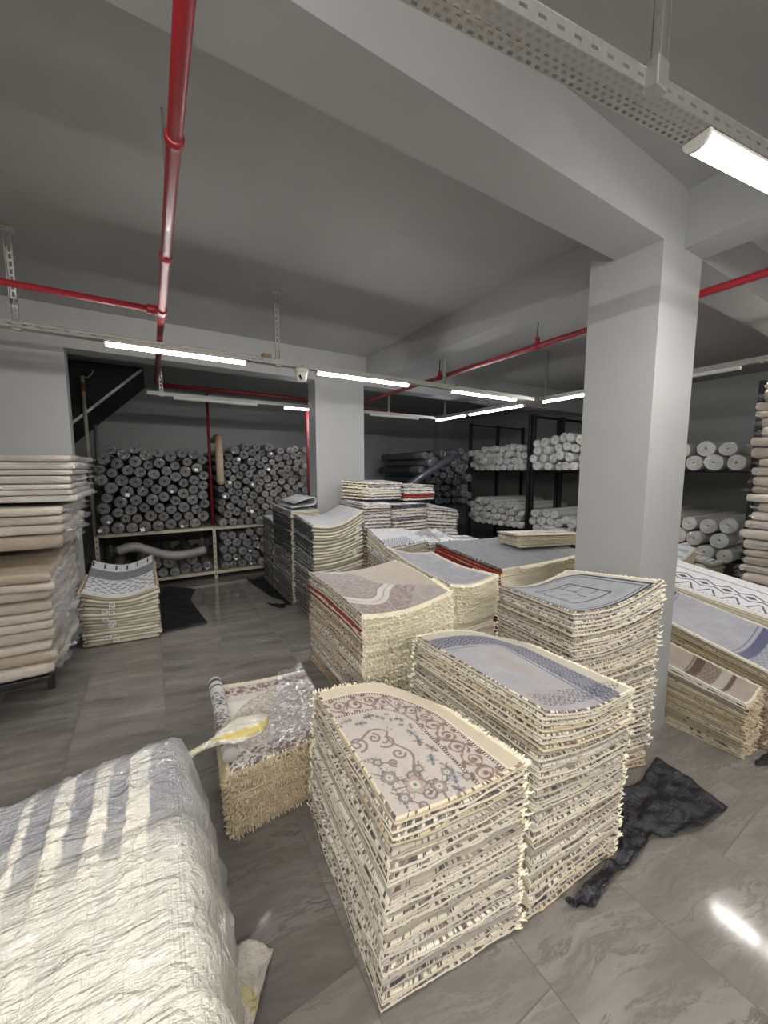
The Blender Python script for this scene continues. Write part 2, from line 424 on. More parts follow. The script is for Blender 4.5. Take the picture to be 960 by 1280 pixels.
# ------------------------------------------------------------------ the room
H = 3.15
def slab(name, x0, x1, y0, y1, z0, z1, mat, label=None):
    b = MB(); b.box(x0, x1, y0, y1, z0, z1); return struct(name, b, mat, label)
slab('floor', -4.2, 8.3, -4.4, 8.7, -.2, 0, M['floor'], 'grey stone-look tiled floor')
slab('ceiling', -4.2, 8.3, -4.4, 8.7, H, H+.2, M['ceil'], 'grey painted concrete ceiling')
slab('wall_left', -4.2, -4, -4.2, 8.5, 0, H, M['paint'])
slab('wall_right', 8.1, 8.3, -4.2, 8.5, 0, H, M['paint'])
slab('wall_front', -4.2, 8.3, -4.4, -4.2, 0, H, M['paint'])
slab('wall_back', -4.2, 8.3, 8.5, 8.7, 0, H, M['paint'])
slab('wall_partition', -4, -.622, 4.7, 4.86, 0, H, M['paint'], 'grey wall beside the opening to the roll racks')
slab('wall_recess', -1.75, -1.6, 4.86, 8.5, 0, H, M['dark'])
slab('column', 1.827, 2.518, 4.7, 4.95, 0, 2.78, M['paint'], 'flat grey column between the two roll racks')
slab('pillar', 2.332, 2.78, 1.074, 1.465, 0, H, M['paint'], 'thick square grey pillar among the piles')
slab('beam', -4, 2.332, 1.074, 1.317, 2.835, H, M['paint'], 'ceiling beam running up to the pillar')
slab('beam.001', 2.78, 8.1, 1.074, 1.317, 2.85, H, M['paint'])
slab('beam.002', 2.555, 2.78, -4.2, 1.074, 2.853, H, M['paint'])
slab('beam.003', 2.555, 2.78, 1.465, 4.7, 2.853, H, M['paint'])
slab('beam.004', -.622, 8.1, 4.7, 4.95, 2.78, H, M['paint'])
slab('pilaster', 6.7, 7.3, 8.25, 8.5, 0, H, M['paint'])
slab('pilaster.001', 4.4, 5.05, 8.25, 8.5, 0, H, M['paint'])  # added in place of a shaded strip on the back wall
# underside of a staircase at the back of the roll recess, with a pale edge strip
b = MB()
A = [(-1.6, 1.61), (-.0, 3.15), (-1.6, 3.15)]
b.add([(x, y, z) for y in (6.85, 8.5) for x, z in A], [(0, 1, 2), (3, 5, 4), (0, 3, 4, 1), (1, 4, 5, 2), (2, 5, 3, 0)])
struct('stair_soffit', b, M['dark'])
b = MB(); d = Vector((1.6, 0, 1.54)).normalized(); n = Vector((-d.z, 0, d.x))
p0 = Vector((-1.6, 6.84, 1.60)); p1 = Vector((-.02, 6.84, 3.12))
vs = []
for p in (p0, p1):
    for s in (-1, 1):
        for yy in (-.025, .005): vs.append(p+n*.016*s+Vector((0, yy, 0)))
b.add(vs, [(0, 1, 3, 2), (4, 6, 7, 5), (0, 4, 5, 1), (1, 5, 7, 3), (3, 7, 6, 2), (2, 6, 4, 0)])
struct('trim_1', b, M['galv'])

# ------------------------------------------------------------------ cable trays, their hangers and the lamps under them
def tray(name, p0, p1, z, width, h, label, cat, fine=False, hangers=()):
    p0 = Vector((*p0, z)); p1 = Vector((*p1, z)); L = (p1-p0).length
    d = (p1-p0)/L; s = Vector((-d.y, d.x, 0)); up = Vector((0, 0, 1))
    root = thing(name, (p0+p1)/2, label, cat)
    b = MB()
    def sheet(o, a, la, bb, lb, na, nb, ha, hb, stag):
        """perforated sheet: na x nb cells with a slot in each"""
        ca, cb = la/na, lb/nb
        for i in range(na):
            for j in range(nb):
                sh = ca*.5 if (stag and j % 2) else 0
                xs = [i*ca, i*ca+ca*(1-ha)/2, i*ca+ca*(1+ha)/2, (i+1)*ca]
                xs = [min(la, x+sh) for x in xs]
                ys = [j*cb, j*cb+cb*(1-hb)/2, j*cb+cb*(1+hb)/2, (j+1)*cb]
                vs = [o+a*x+bb*y for y in ys for x in xs]
                fs = [(r*4+c, r*4+c+1, r*4+c+5, r*4+c+4) for r in range(3) for c in range(3) if not (r == 1 and c == 1)]
                b.add(vs, fs)
    o = p0-s*width/2
    if fine:
        sheet(o, d, L, s, width, int(L/.026), 5, .5, .5, True)
        sheet(o, d, L, up, h, int(L/.05), 1, .42, .2, False)
        sheet(o+s*width, d, L, up, h, int(L/.05), 1, .42, .2, False)
    else:
        sheet(o, d, L, s, width, int(L/.07), 1, .4, .2, False)
        sheet(o, d, L, up, h, int(L/.07), 1, .45, .22, False)
        sheet(o+s*width, d, L, up, h, int(L/.07), 1, .45, .22, False)
    # rolled lips
    for k in (0, 1):
        q = o+s*width*k+up*h
        b.tube([q, q+d*L], .002, 5)
    obj('channel', b, M['galv' if fine else 'galvlight'], root)
    for k, (hx, hy) in enumerate(hangers):
        hb = MB(); w = .038; t = .003; y0 = z
        for i in range(int((H-z)/.045)):
            z0 = z+i*.045; z1 = min(H-.012, z0+.045)
            for xs in ((-w/2, -w*.18), (w*.18, w/2)): hb.box(hx+xs[0], hx+xs[1], hy-t/2, hy+t/2, z0, z1)
            hb.box(hx-w*.18, hx+w*.18, hy-t/2, hy+t/2, z0, z0+.014)
        hb.box(hx-w/2, hx-w/2+t, hy-.02, hy, z, H-.012); hb.box(hx+w/2-t, hx+w/2, hy-.02, hy, z, H-.012)
        ho = obj('hanger', hb, M['galv'], root)
        pb = MB(); pb.box(hx-.035, hx+.035, hy-.04, hy+.03, H-.012, H-.0005, 0, .002); obj('ceiling_plate', pb, M['galv'], ho)
        cb = MB(); cb.box(hx-.025, hx+.025, hy-.022, hy+.012, z-.012, z+h+.012, 0, .003); obj('clamp', cb, M['galv'], ho)
    return root

dT = Vector((.989, -.147, 0)); cT = Vector((.548, .667, 0))
def T0(k): return tuple((cT+dT*k)[:2])
HX, HY = 1.085, .548
tray('cable_tray', T0(-2.6), T0(2.3), 2.56, .072, .04, 'wide steel cable tray with rows of slots, just above the ceiling lamp beside the pillar', 'cable tray', True, [(HX, HY)])
tray('cable_tray', (-3.2, 3.42), (4.33, 3.42), 2.55, .07, .04, 'long slotted steel tray hung across the room, carrying the white camera', 'cable tray', False, [(-.68, 3.42), (.993, 3.42), (2.83, 3.42)])
tray('cable_tray', (4.42, -3.4), (4.42, 5.52), 2.55, .07, .04, 'slotted steel tray running past the pillar towards the black racks', 'cable tray', False, [(4.42, 3.30), (4.42, 2.3), (4.42, 5.3), (4.42, .2)])
tray('cable_tray', (.02, 5.5), (4.38, 5.5), 2.55, .07, .04, 'slotted steel tray over the recess behind the flat column', 'cable tray', False, [(.17, 5.5), (3.4, 5.5)])
tray('cable_tray', (-3.2, -1.9), (4.33, -1.9), 2.55, .07, .04, 'unseen slotted steel tray added across the empty end of the room', 'cable tray', False, [(-2, -1.9), (1.5, -1.9)])  # unseen tray, added to carry the lamps behind the camera

def led(p0, p1, z, label, w=.056, mat='led'):
    p0 = Vector((*p0, 0)); p1 = Vector((*p1, 0)); L = (p1-p0).length; d = (p1-p0)/L
    M4 = Matrix.Translation(Vector(((p0+p1)/2).to_tuple())+Vector((0, 0, z)))@Matrix.Rotation(math.atan2(d.y, d.x), 4, 'Z')
    root = thing('ceiling_lamp', (*((p0+p1)/2)[:2], z), label, 'lamp', 'LED battens under the cable trays')
    def half(b, x0, x1, prof):
        n = len(prof); vs = [(x, y, zz) for x in (x0, x1) for y, zz in prof]
        fs = [(j, (j+1) % n, n+(j+1) % n, n+j) for j in range(n)]+[tuple(range(n-1, -1, -1)), tuple(range(n, 2*n))]
        b.add(vs, fs, 0, M4)
    b = MB(); half(b, -L/2+.012, L/2-.012, [(-w/2, .0), (-w/2, -.008), (w/2, -.008), (w/2, 0)]); obj('housing', b, M['white'], root)
    arc = [(w/2*.96*math.cos(a), -.0085-.022*math.sin(a)) for a in np.linspace(0, PI, 11)]
    b = MB(); half(b, -L/2+.012, L/2-.012, arc); obj('diffuser', b, M[mat], root)
    arc = [(w/2*1.04*math.cos(a), -.004-.030*math.sin(a)) for a in np.linspace(0, PI, 11)]
    for s in (-1, 1):
        arc2 = [(y, min(zz, 0)) for y, zz in arc]
        b = MB(); half(b, min(s*L/2, s*(L/2-.0115)), max(s*L/2, s*(L/2-.0115)), [(w/2*1.04, 0)]+arc2+[(-w/2*1.04, 0)]); obj('end_cap', b, M['white'], root)
    return root
led(T0(.79), T0(1.99), 2.558, 'bright lamp beside the top of the pillar, under the wide slotted tray', .066, 'lednear')
zl = 2.548
led((-.226, 3.42), (.73, 3.42), zl, 'long bright lamp above the opening to the roll rack, next to the red pipe')
led((1.34, 3.42), (2.355, 3.42), zl, 'thin lamp just past the white camera, in front of the flat column')
led((2.93, 3.42), (4.0, 3.42), zl, 'lamp at the far end of the long tray, between two hangers', mat='leddim')
led((4.42, 3.33), (4.42, 2.45), zl, 'bright lamp just beside the pillar, above the white rolls')
led((4.42, 5.50), (4.42, 4.75), zl, 'short bright lamp at the far end of the tray by the black racks', mat='leddim')
led((4.42, 4.68), (4.42, 3.62), zl, 'slim lamp on the side tray between the short far lamp and the tray corner', mat='leddim')
led((4.42, 2.38), (4.42, 1.36), zl, 'unlit lamp tube seen past the pillar above the wrapped rugs', mat='ledoff')
led((4.42, 1.18), (4.42, .84), zl, 'short lamp over the aisle, mirrored in the floor tiles')
led((4.42, .80), (4.42, -.2), zl, 'lamp over the aisle next to the short mirrored one')
led((4.42, -.9), (4.42, -1.85), zl, 'unseen lamp added at the corner of the aisle tray and the empty end')  # unseen, added for more light from behind the camera
led((1.66, 5.5), (2.6, 5.5), zl, 'lamp over the roll recess, half hidden by the flat column', mat='leddim')
led((3.05, 5.5), (4.0, 5.5), zl, 'unlit lamp tube seen past the flat column, above the dark rolls', mat='ledoff')
led((.30, 5.5), (1.3, 5.5), zl, 'unlit lamp tube over the roll recess, by the red pipe corner', mat='ledoff')
led(T0(-2.5), T0(-1.3), 2.558, 'lamp added on the wide slotted tray, out of sight above the white bundle', .066, 'ledoverfill')  # added out of view to brighten the near piles and beam
led(T0(-1.2), T0(-.25), 2.558, 'lamp added on the wide slotted tray, out of sight straight overhead', .066, 'ledoverfill')  # unseen, added above the camera as front light
for k, (x, w_) in enumerate([(-2.6, 'first place'), (-1.3, 'second place'), (.05, 'third place')]):  # unseen lamps added behind the camera to light the near faces
    led((x, -1.9), (x+1.1, -1.9), zl, 'added unseen lamp in the %s of the tray across the empty end' % w_, mat='ledfill')

# ------------------------------------------------------------------ security camera
cam_root = thing('security_camera', (1.205, 3.42, 2.44), 'white turret security camera hanging from the slotted tray', 'security camera')
T = Matrix.Translation((1.205, 3.42, 0))
b = MB(); b.lathe([(.02, 2.4485+.1), (.062, 2.5485), (.064, 2.535), (.058, 2.52)], 24, 0, T); obj('base', b, M['white'], cam_root, True)
b = MB(); b.lathe([(.056, 2.5195), (.05, 2.49), (.046, 2.465), (.036, 2.445), (.015, 2.437)], 24, 0, T); obj('housing', b, M['white'], cam_root, True)
for dx, z in ((-.028, 2.476), (-.020, 2.459)):
    b = MB(); dv = Vector((dx, -.039, 0)); q = Vector((1.205, 3.42, z))+dv
    b.tube([q+dv.normalized()*-.012, q+dv.normalized()*.006], .0105, 12); obj('lens', b, M['lens'], cam_root, True)
jb = MB(); jb.box(.86, .94, 3.39, 3.45, 2.592, 2.63, 0, .006)
tag(obj('junction_box', jb, M['cardboard']), 'small tan junction box lying in the slotted tray by the hanger', 'junction box')

# ------------------------------------------------------------------ red sprinkler pipes
def pipe(parent, name, pts, r, mat=None):
    b = MB(); b.tube(pts, r, 14); return obj(name, b, mat or M['red'], parent, True)
def collar(parent, p, d, r, l=.05):
    d = Vector(d).normalized(); p = Vector(p)
    b = MB(); b.tube([p-d*l/2, p-d*l*.42, p+d*l*.42, p+d*l/2], [r*.9, r, r, r*.9], 16); return obj('coupling', b, M['red'], parent, True)
pz = 2.70
root = thing('sprinkler_pipe', (.125, 3, pz), 'red pipe running under the beam and into the roll recess, with a side branch', 'pipe')
pipe(root, 'main_run', [(.125, -3.5, pz), (.125, 5.6, pz)], .023)
pipe(root, 'branch', [(-3.2, 3.06, pz), (.105, 3.06, pz)], .019)
pipe(root, 'cross_run', [(.125, 5.62, pz), (2.02, 5.62, pz), (2.055, 5.62, pz-.035), (2.06, 5.62, pz-.1)], .026, M['reddark'])
pipe(root, 'drop', [(2.06, 5.62, pz-.09), (2.06, 5.62, .02)], .026, M['reddark'])
for y in (1.5, 2.3): collar(root, (.125, y, pz), (0, 1, 0), .029, .035)
collar(root, (.125, 3.06, pz), (0, 1, 0), .033, .09); collar(root, (.07, 3.06, pz), (1, 0, 0), .028, .06)
for y in (.2, 2.0, 4.2):
    b = MB(); b.tube([(.125, y, pz+.02), (.125, y, H-.001)], .005, 8); obj('hanging_rod', b, M['galv'], root)
root = thing('sprinkler_pipe', (2.88, 2, pz), 'red pipe behind the pillar, running alongside the ceiling beam to the far recess', 'pipe')
pipe(root, 'main_run', [(2.88, -3, pz), (2.88, 5.9, pz)], .023)
pipe(root, 'cross_run', [(2.86, 5.92, pz-.02), (4.6, 5.92, pz-.02)], .022, M['reddark'])
for y in (2.25, 3.55, -.6):
    b = MB(); b.tube([(2.88, y, pz+.02), (2.88, y, H-.001)], .005, 8); obj('hanging_rod', b, M['blacksteel'], root)
    collar(root, (2.88, y, pz), (0, 1, 0), .03, .05)
    b = MB(); b.box(2.862, 2.898, y-.012, y+.012, pz+.024, pz+.075, 0, .003); obj('clamp', b, M['red'], root)
collar(root, (2.88, 5.9, pz), (0, 1, 0), .031, .08)
root = thing('sprinkler_pipe', (.79, 6.45, .8), 'upright dark red pipe rising between the thick and the thin rolls', 'pipe')
pipe(root, 'upright', [(.79, 6.45, .803), (.79, 6.45, 2.80)], .021, M['reddark'])
collar(root, (.79, 6.45, 2.68), (0, 0, 1), .03, .04)
# white pole and wire at the stair
root = thing('white_pole', (-.72, 6.75, 0), 'white pole with a rusty joint standing below the stairs beside the rolls', 'pole')
b = MB(); b.tube([(-.72, 6.75, 0), (-.72, 6.75, 2.93)], .024, 12); obj('shaft', b, M['post'], root, True)
b = MB(); b.tube([(-.72, 6.75, 2.72), (-.72, 6.75, 2.84)], .027, 12); obj('rusty_joint', b, simple('rust', (.18, .07, .03), .8), root, True)
b = MB(); b.tube([(-.71, 6.75, 2.92), (-.66, 6.75, 2.91), (-.61, 6.75, 2.97), (-.59, 6.75, 3.02)], .007, 8); obj('wire', b, M['post'], root, True)
b = MB(); b.tube([(-.76, 8.25, 0), (-.76, 8.25, 2.71)], .024, 12)
tag(obj('grey_pole', b, M['galv'], None, True), 'thin grey pole close behind the white pole below the stairs', 'pole')
# ------------------------------------------------------------------ patterns woven into the rugs (each gives an RGB per point; x, y in metres on the rug)
def lerp(a, b, m): return a*(1-m[:, None])+b*m[:, None]
def C(*c): return np.array(c, dtype=float)
def sdist(P, poly):
    """distance of points P (n,2) to a polyline"""
    best = np.full(len(P), 9.)
    for (a, b) in zip(poly[:-1], poly[1:]):
        a = np.array(a); d = np.array(b)-a; L = (d*d).sum()
        t = np.clip(((P-a)@d)/max(L, 1e-12), 0, 1)
        best = np.minimum(best, np.hypot(*(P-a-t[:, None]*d).T))
    return best
def spiral(cx, cy, r0, r1, a0, turns, n=26):
    return [(cx+(r0+(r1-r0)*k/n)*math.cos(a0+turns*2*PI*k/n), cy+(r0+(r1-r0)*k/n)*math.sin(a0+turns*2*PI*k/n)) for k in range(n+1)]
def smooth(d, w, aa=.0012): return np.clip((w-d)/aa*.5+.5, 0, 1)
def tile_dist(q, d, L, polys):
    qq = np.mod(q, L); out = np.full(len(q), 9.)
    for s in (-L, 0, L):
        P = np.stack([qq+s, d], 1)
        for p in polys: out = np.minimum(out, sdist(P, p))
    return out
def bandcoords(x, y, W, D, r):
    """distance d from the back/far edges with a round corner, and length q along them"""
    cx, cy = W-r, D-r
    corner = (x > cx) & (y > cy)
    d = np.where(corner, r-np.hypot(x-cx, y-cy), np.minimum(W-x, D-y))
    phi = np.arctan2(y-cy, x-cx)
    arc = r*.72
    q = np.where(corner, (PI/2-phi)*arc, np.where(D-y < W-x, x-cx, PI/2*arc+(cy-y)))
    return d, q

def pat_scroll(x, y, W, D):
    n = len(x)
    d, q = bandcoords(x, y, W, D, .34)
    g = lerp(np.tile(C(.46, .41, .37), (n, 1)), np.tile(C(.54, .49, .45), (n, 1)), fnoise(x, y, 40))
    g[d < .062] = C(.62, .54, .41)
    g = lerp(g, np.tile(C(.74, .67, .55), (n, 1)), ((d > .058) & (d < .064)).astype(float))
    dark = C(.07, .045, .04); brown = C(.19, .115, .10); cream = C(.72, .65, .56)
    for (a, b) in ((.070, .080), (.188, .198)):
        m = (d > a) & (d < b); bead = np.mod(q, .012) < .0066
        g[m] = cream; g[m & bead] = dark
        e = (np.abs(d-a) < .0012) | (np.abs(d-b) < .0012); g[e] = brown
    # scroll band
    L = .15; mid = .134
    P1 = spiral(.036, mid-.006, .042, .006, 2.6, -1.55); P2 = spiral(.111, mid+.006, .042, .006, -.55, -1.55)
    stem = [(k/20*L, mid+.030*math.sin(2*PI*k/20+.6)) for k in range(21)]
    lf = [[(.036, mid+.04), (.05, mid+.048)], [(.01, mid-.045), (.024, mid-.05)], [(.111, mid-.045), (.125, mid-.048)], [(.07, mid+.002), (.078, mid-.012)], [(.09, mid+.046), (.10, mid+.05)],
          [(.036, mid-.006), (.04, mid-.012)], [(.111, mid+.006), (.107, mid)]]
    band = (d > .08) & (d < .188); i = np.where(band)[0]
    if len(i):
        dd = tile_dist(q[i], d[i], L, [P1, P2]); ds = tile_dist(q[i], d[i], L, [stem]); dl = tile_dist(q[i], d[i], L, lf)
        wv = .0044+.0026*np.sin(q[i]*140)
        m = np.maximum(smooth(dd, wv), np.maximum(smooth(ds, .0034), smooth(dl, .0085)))
        sh = np.maximum(smooth(dl, .004), smooth(dd, .0012))
        c = lerp(np.tile(brown, (len(i), 1)), np.tile(C(.36, .25, .21), (len(i), 1)), fnoise(x[i], y[i], 60))
        g[i] = g[i]*(1-m[:, None])+c*m[:, None]
        g[i] = g[i]*(1-.4*sh[:, None])+dark*.4*sh[:, None]
    # flower garland
    band = (d > .20) & (d < .30); i = np.where(band)[0]
    if len(i):
        L2 = .05; cid = np.floor(q[i]/L2); ctr = .245+.018*np.sin(cid*2.4)
        du = np.mod(q[i], L2)-L2/2; dv = d[i]-ctr; rr = np.hypot(du, dv); an = np.arctan2(dv, du)
        pet = smooth(rr, .015+.008*np.cos(5*an+cid), .003)
        leaf = smooth(np.abs(dv-du*np.sin(cid*3.1)*.9)+np.maximum(0, np.abs(du)-.024), .0062, .002)
        pal = np.array([[.33, .22, .22], [.22, .27, .26], [.40, .30, .30], [.27, .30, .33], [.20, .18, .19]])[(cid.astype(int) % 5)]
        g[i] = g[i]*(1-.85*leaf[:, None])+C(.12, .11, .105)*.85*leaf[:, None]
        g[i] = g[i]*(1-.85*pet[:, None])+pal*.85*pet[:, None]
        core = smooth(rr, .0045, .002); g[i] = g[i]*(1-core[:, None])+C(.08, .07, .08)*core[:, None]
    # big open scrolls towards the middle
    ox, oy = x, y
    polys = []
    dm, qm = d-.37, q
    big = [spiral(.05, .0, .040, .006, 1.6, -1.4), spiral(.125, -.012, .026, .005, -1.2, 1.2), [(k/14*.19, -.035+.022*math.sin(k/14*2*PI)) for k in range(15)],
           spiral(.16, .028, .018, .004, 0, 1.3)]
    band = (dm > -.065) & (dm < .075); i = np.where(band)[0]
    if len(i):
        dd = tile_dist(qm[i], dm[i], .19, big); m = smooth(dd, .0046)
        g[i] = g[i]*(1-.85*m[:, None])+C(.19, .13, .13)*.85*m[:, None]
    m = (np.abs(d-.452) < .0042).astype(float)*(np.mod(q, .014) < .0095); g = lerp(g, np.tile(C(.16, .12, .12), (n, 1)), m*.8)
    # corner bouquet
    for cx, cy, s, pc in ((.12, .085, .040, (.40, .32, .27)), (.055, .14, .030, (.26, .23, .22)), (.19, .05, .028, (.30, .22, .22)), (.25, .09, .020, (.24, .27, .26)), (.06, .05, .022, (.24, .2, .2)), (.17, .14, .018, (.25, .2, .18)), (.30, .045, .018, (.24, .2, .2)), (.05, .215, .018, (.24, .2, .2))):
        rr = np.hypot(x-cx, y-cy); an = np.arctan2(y-cy, x-cx)
        stem_ = (np.abs((x-cx)*math.cos(cx*40)-(y-cy)*math.sin(cx*40)) < .0028) & (rr < s*2.1); g = lerp(g, np.tile(C(.14, .12, .11), (n, 1)), stem_*.85)
        rad = s*(.72+.28*np.abs(np.cos(2.5*an+cx*30)))
        g = lerp(g, np.tile(C(*pc), (n, 1)), smooth(rr, rad, .003)*.9)
        g = lerp(g, np.tile(C(.12, .10, .10), (n, 1)), smooth(np.abs(rr-rad), .002)*.8)
        g = lerp(g, np.tile(C(.62, .54, .45), (n, 1)), smooth(rr, s*.45, .003)*.8)
        g = lerp(g, np.tile(C(.08, .20, .20), (n, 1)), smooth(rr, s*.16, .002))
        leafm = smooth(np.abs(np.sin(4*an+cx*20))*rr*.7, .004, .003)*((rr > rad) & (rr < s*1.5))
        g = lerp(g, np.tile(C(.20, .19, .18), (n, 1)), leafm*.8)
    return g

def lace(q, d, s): return (np.sin(q*s)*np.sin(d*s*1.1+np.sin(q*s*.5)*1.3)+.55*np.sin(q*s*2.3+d*s)) > .22

def pat_blue(x, y, W, D):
    n = len(x); d, q = bandcoords(x, y, W, D, .22)
    f = fnoise(x, y, 9); f2 = fnoise(x, y, 60)
    g = lerp(np.tile(C(.27, .265, .285), (n, 1)), np.tile(C(.40, .39, .405), (n, 1)), f*.6+f2*.4)
    mot = np.clip((fnoise(x, y, 7, 5)-.5)*5, 0, 1)*(d > .2); g = lerp(g, np.tile(C(.33, .285, .26), (n, 1)), mot*.55)
    g[d < .055] = C(.47, .43, .36)
    navy = C(.045, .05, .085)
    for a, b, s in ((.06, .165, 250),):
        m = (d > a) & (d < b); fade = np.clip((fnoise(x, y, 5, 9)-.22)*4, .35, 1)
        l = lace(q, d, s) & m
        g[m] = g[m]*.35+(C(.15, .158, .20)*.65)
        g = lerp(g, np.tile(navy, (n, 1)), l*fade)
    fade = np.clip((fnoise(x, y, 6, 9)-.30)*5, 0, 1)*np.clip((x-.02)/.05, 0, 1); m = (y > .035) & (y < .115+.02*np.sin(x*9)); g = lerp(g, np.tile(navy, (n, 1)), (lace(x, y, 230) & m)*fade*.9)
    m = (np.abs(d-.182) < .004); g = lerp(g, np.tile(C(.10, .11, .17), (n, 1)), m*.8)
    
    return g

def pat_lines(x, y, W, D):
    n = len(x); d, q = bandcoords(x, y, W, D, .16)
    d = np.minimum(d, np.minimum(x, y)+.02)
    f = fnoise(x, y, 22); g = lerp(np.tile(C(.25, .265, .285), (n, 1)), np.tile(C(.37, .385, .40), (n, 1)), f)
    g[d < .02] = C(.50, .47, .41)
    blk = C(.02, .022, .027)
    for a, w in ((.028, .006), (.052, .003), (.150, .005)):
        g = lerp(g, np.tile(blk, (n, 1)), smooth(np.abs(d-a), w))
    m = (d > .065) & (d < .14); g[m] = g[m]*.85+.03
    cx, cy = np.floor(x/.11), np.floor(y/.09); off = vnoise(cx, cy, .37, 3)
    inn = d > .16
    l1 = (np.abs(np.mod(x, .11)-.02-.06*off) < .0035) & (np.mod(y, .09) < .05+.03*off)
    l2 = (np.abs(np.mod(y, .09)-.02) < .0035) & (np.mod(x+.05*off, .11) < .06)
    g = lerp(g, np.tile(blk, (n, 1)), ((l1 | l2) & inn)*.85)
    return g

def pat_medallion(x, y, W, D):
    n = len(x); f = fnoise(x, y, 30)
    g = lerp(np.tile(C(.32, .285, .265), (n, 1)), np.tile(C(.43, .395, .37), (n, 1)), f)
    rr = np.hypot((x-.10)/1.0, (y-.62)/1.15); an = np.arctan2(y-.62, x-.10)
    rr = rr+.025*np.sin(an*6)
    def ring(a, b, c, k=1.):
        nonlocal g
        g = lerp(g, np.tile(C(*c), (n, 1)), np.clip((rr-a)/.004, 0, 1)*np.clip((b-rr)/.004, 0, 1)*k)
    fl = ((fnoise(x, y, 75, 4) > .52)).astype(float)
    g = lerp(g, np.tile(C(.24, .20, .20), (n, 1)), fl*(rr < .30)*.65)
    ring(.30, .312, (.20, .17, .16), .9); ring(.312, .36, (.63, .59, .54)); ring(.36, .366, (.30, .24, .22)); ring(.366, .41, (.60, .56, .51)); ring(.41, .418, (.18, .15, .14), .9)
    fl2 = ((fnoise(x, y, 60, 8) > .47)).astype(float)
    g = lerp(g, np.tile(C(.25, .17, .16), (n, 1)), fl2*(rr > .418)*(rr < .58)*.7)
    far = (x+y*.55-.05*np.sin(y*9)) > W*1.02
    g[far] = lerp(np.tile(C(.44, .38, .32), (n, 1)), np.tile(C(.50, .44, .38), (n, 1)), f)[far]
    return g

def pat_grey(x, y, W, D):
    n = len(x); f = fnoise(x, y, 14); f2 = fnoise(x, y*.15, 120)
    g = lerp(np.tile(C(.24, .24, .265), (n, 1)), np.tile(C(.38, .38, .40), (n, 1)), f)
    d = np.minimum(np.minimum(x, W-x), np.minimum(y, D-y))
    fl = (fnoise(x, y, 70, 2) > .55)*(d > .1); g = lerp(g, np.tile(C(.24, .23, .26), (n, 1)), fl*.45)
    g[(d < .03)] = C(.55, .50, .42)
    return g
def pat_stripe(x, y, W, D):
    n = len(x); f = fnoise(x*.6, y*6, 8); g = lerp(np.tile(C(.13, .135, .155), (n, 1)), np.tile(C(.28, .285, .30), (n, 1)), fnoise(x*14, y*1.2, 6)*.7+f*.3)
    m = np.abs(W-x-.10) < .006; g[m] = C(.07, .07, .08)
    g = lerp(g, np.tile(C(.34, .28, .23), (n, 1)), ((W-x) < .22)*.5)
    return g
def pat_plainlilac(x, y, W, D):
    n = len(x); f = fnoise(x, y, 12); f2 = fnoise(x, y, 90, 3)
    return lerp(np.tile(C(.35, .355, .38), (n, 1)), np.tile(C(.54, .545, .57), (n, 1)), f*.6+f2*.4)
def pat_floral(x, y, W, D):
    n = len(x); f = fnoise(x, y, 25); g = lerp(np.tile(C(.50, .465, .42), (n, 1)), np.tile(C(.62, .58, .53), (n, 1)), f)
    d = np.minimum(np.minimum(W-x, D-y), np.minimum(x*1.0, y))
    g[(D-y) < .035] = C(.66, .59, .47)
    m = (D-y > .05) & (D-y < .15)
    cell = np.hypot(np.mod(x, .075)-.0375, (D-y)-.10); g = lerp(g, np.tile(C(.22, .12, .12), (n, 1)), (m & (fnoise(x, y, 85, 6) > .50))*.85)
    g = lerp(g, np.tile(C(.16, .06, .07), (n, 1)), (m & (cell < .018))*.8)
    rr = np.hypot(x-W*.66, y-D*.36); inn = (rr < .33) & ~m
    g = lerp(g, np.tile(C(.33, .24, .21), (n, 1)), (inn & (fnoise(x, y, 95, 2) > .52))*.7)
    pal = (x < W*.45) & (y < D*.72) & (x+(y-.1)*.4 < W*.62) & ~inn
    g[pal] = C(.68, .65, .60)
    g = lerp(g, np.tile(C(.12, .08, .08), (n, 1)), ((y < .10) & (fnoise(x, y, 75, 3) > .5))*.85)
    return g
def pat_bw(x, y, W, D):
    n = len(x); f = fnoise(x, y, 30); g = lerp(np.tile(C(.56, .56, .58), (n, 1)), np.tile(C(.70, .70, .72), (n, 1)), f)
    row = np.floor(y/.055); jx = x+row*.043; c = np.floor(jx/.085); r1 = vnoise(c, row, .77, 4)
    m = (np.abs(np.mod(y, .055)-.027+.010*np.sin(jx*90)) < .009) & (np.mod(jx, .085) < .03+.04*r1) & (y < D*.50) & (y > .05)
    g = lerp(g, np.tile(C(.03, .032, .04), (n, 1)), m*.95)
    gb = (y > D*.52) & (y < D*.78); g[gb] = lerp(np.tile(C(.14, .15, .17), (n, 1)), np.tile(C(.24, .25, .27), (n, 1)), f)[gb]
    m = (y > D*.82) & (np.mod(x, .11) < .018) & (np.abs(y-D*.9) < .05); g[m] = C(.04, .04, .05)
    return g
def pat_bluebar(x, y, W, D):
    """long lilac field, blue woven bars near both ends (bars run across the rug)"""
    n = len(x); f = fnoise(x, y, 9); f2 = fnoise(x, y, 60)
    g = lerp(np.tile(C(.27, .27, .30), (n, 1)), np.tile(C(.40, .40, .43), (n, 1)), f*.6+f2*.4)
    navy = np.tile(C(.065, .07, .145), (n, 1))
    e = .62-y
    for y0, s in ((.155, -1), (.645, 1)):
        t = (y-y0)*s
        g = lerp(g, navy, (np.abs(t+.02) < .004)*.8); g = lerp(g, navy, ((t > .0) & (t < .055))*.9)
        pt = (t > .055) & (t < .20); g = lerp(g, navy, (pt & lace(x, y, 190))*.6)
        g = lerp(g, navy, ((t > .20) & (t < .23))*.8)
    g[x < .014] = C(.55, .52, .46)
    return g
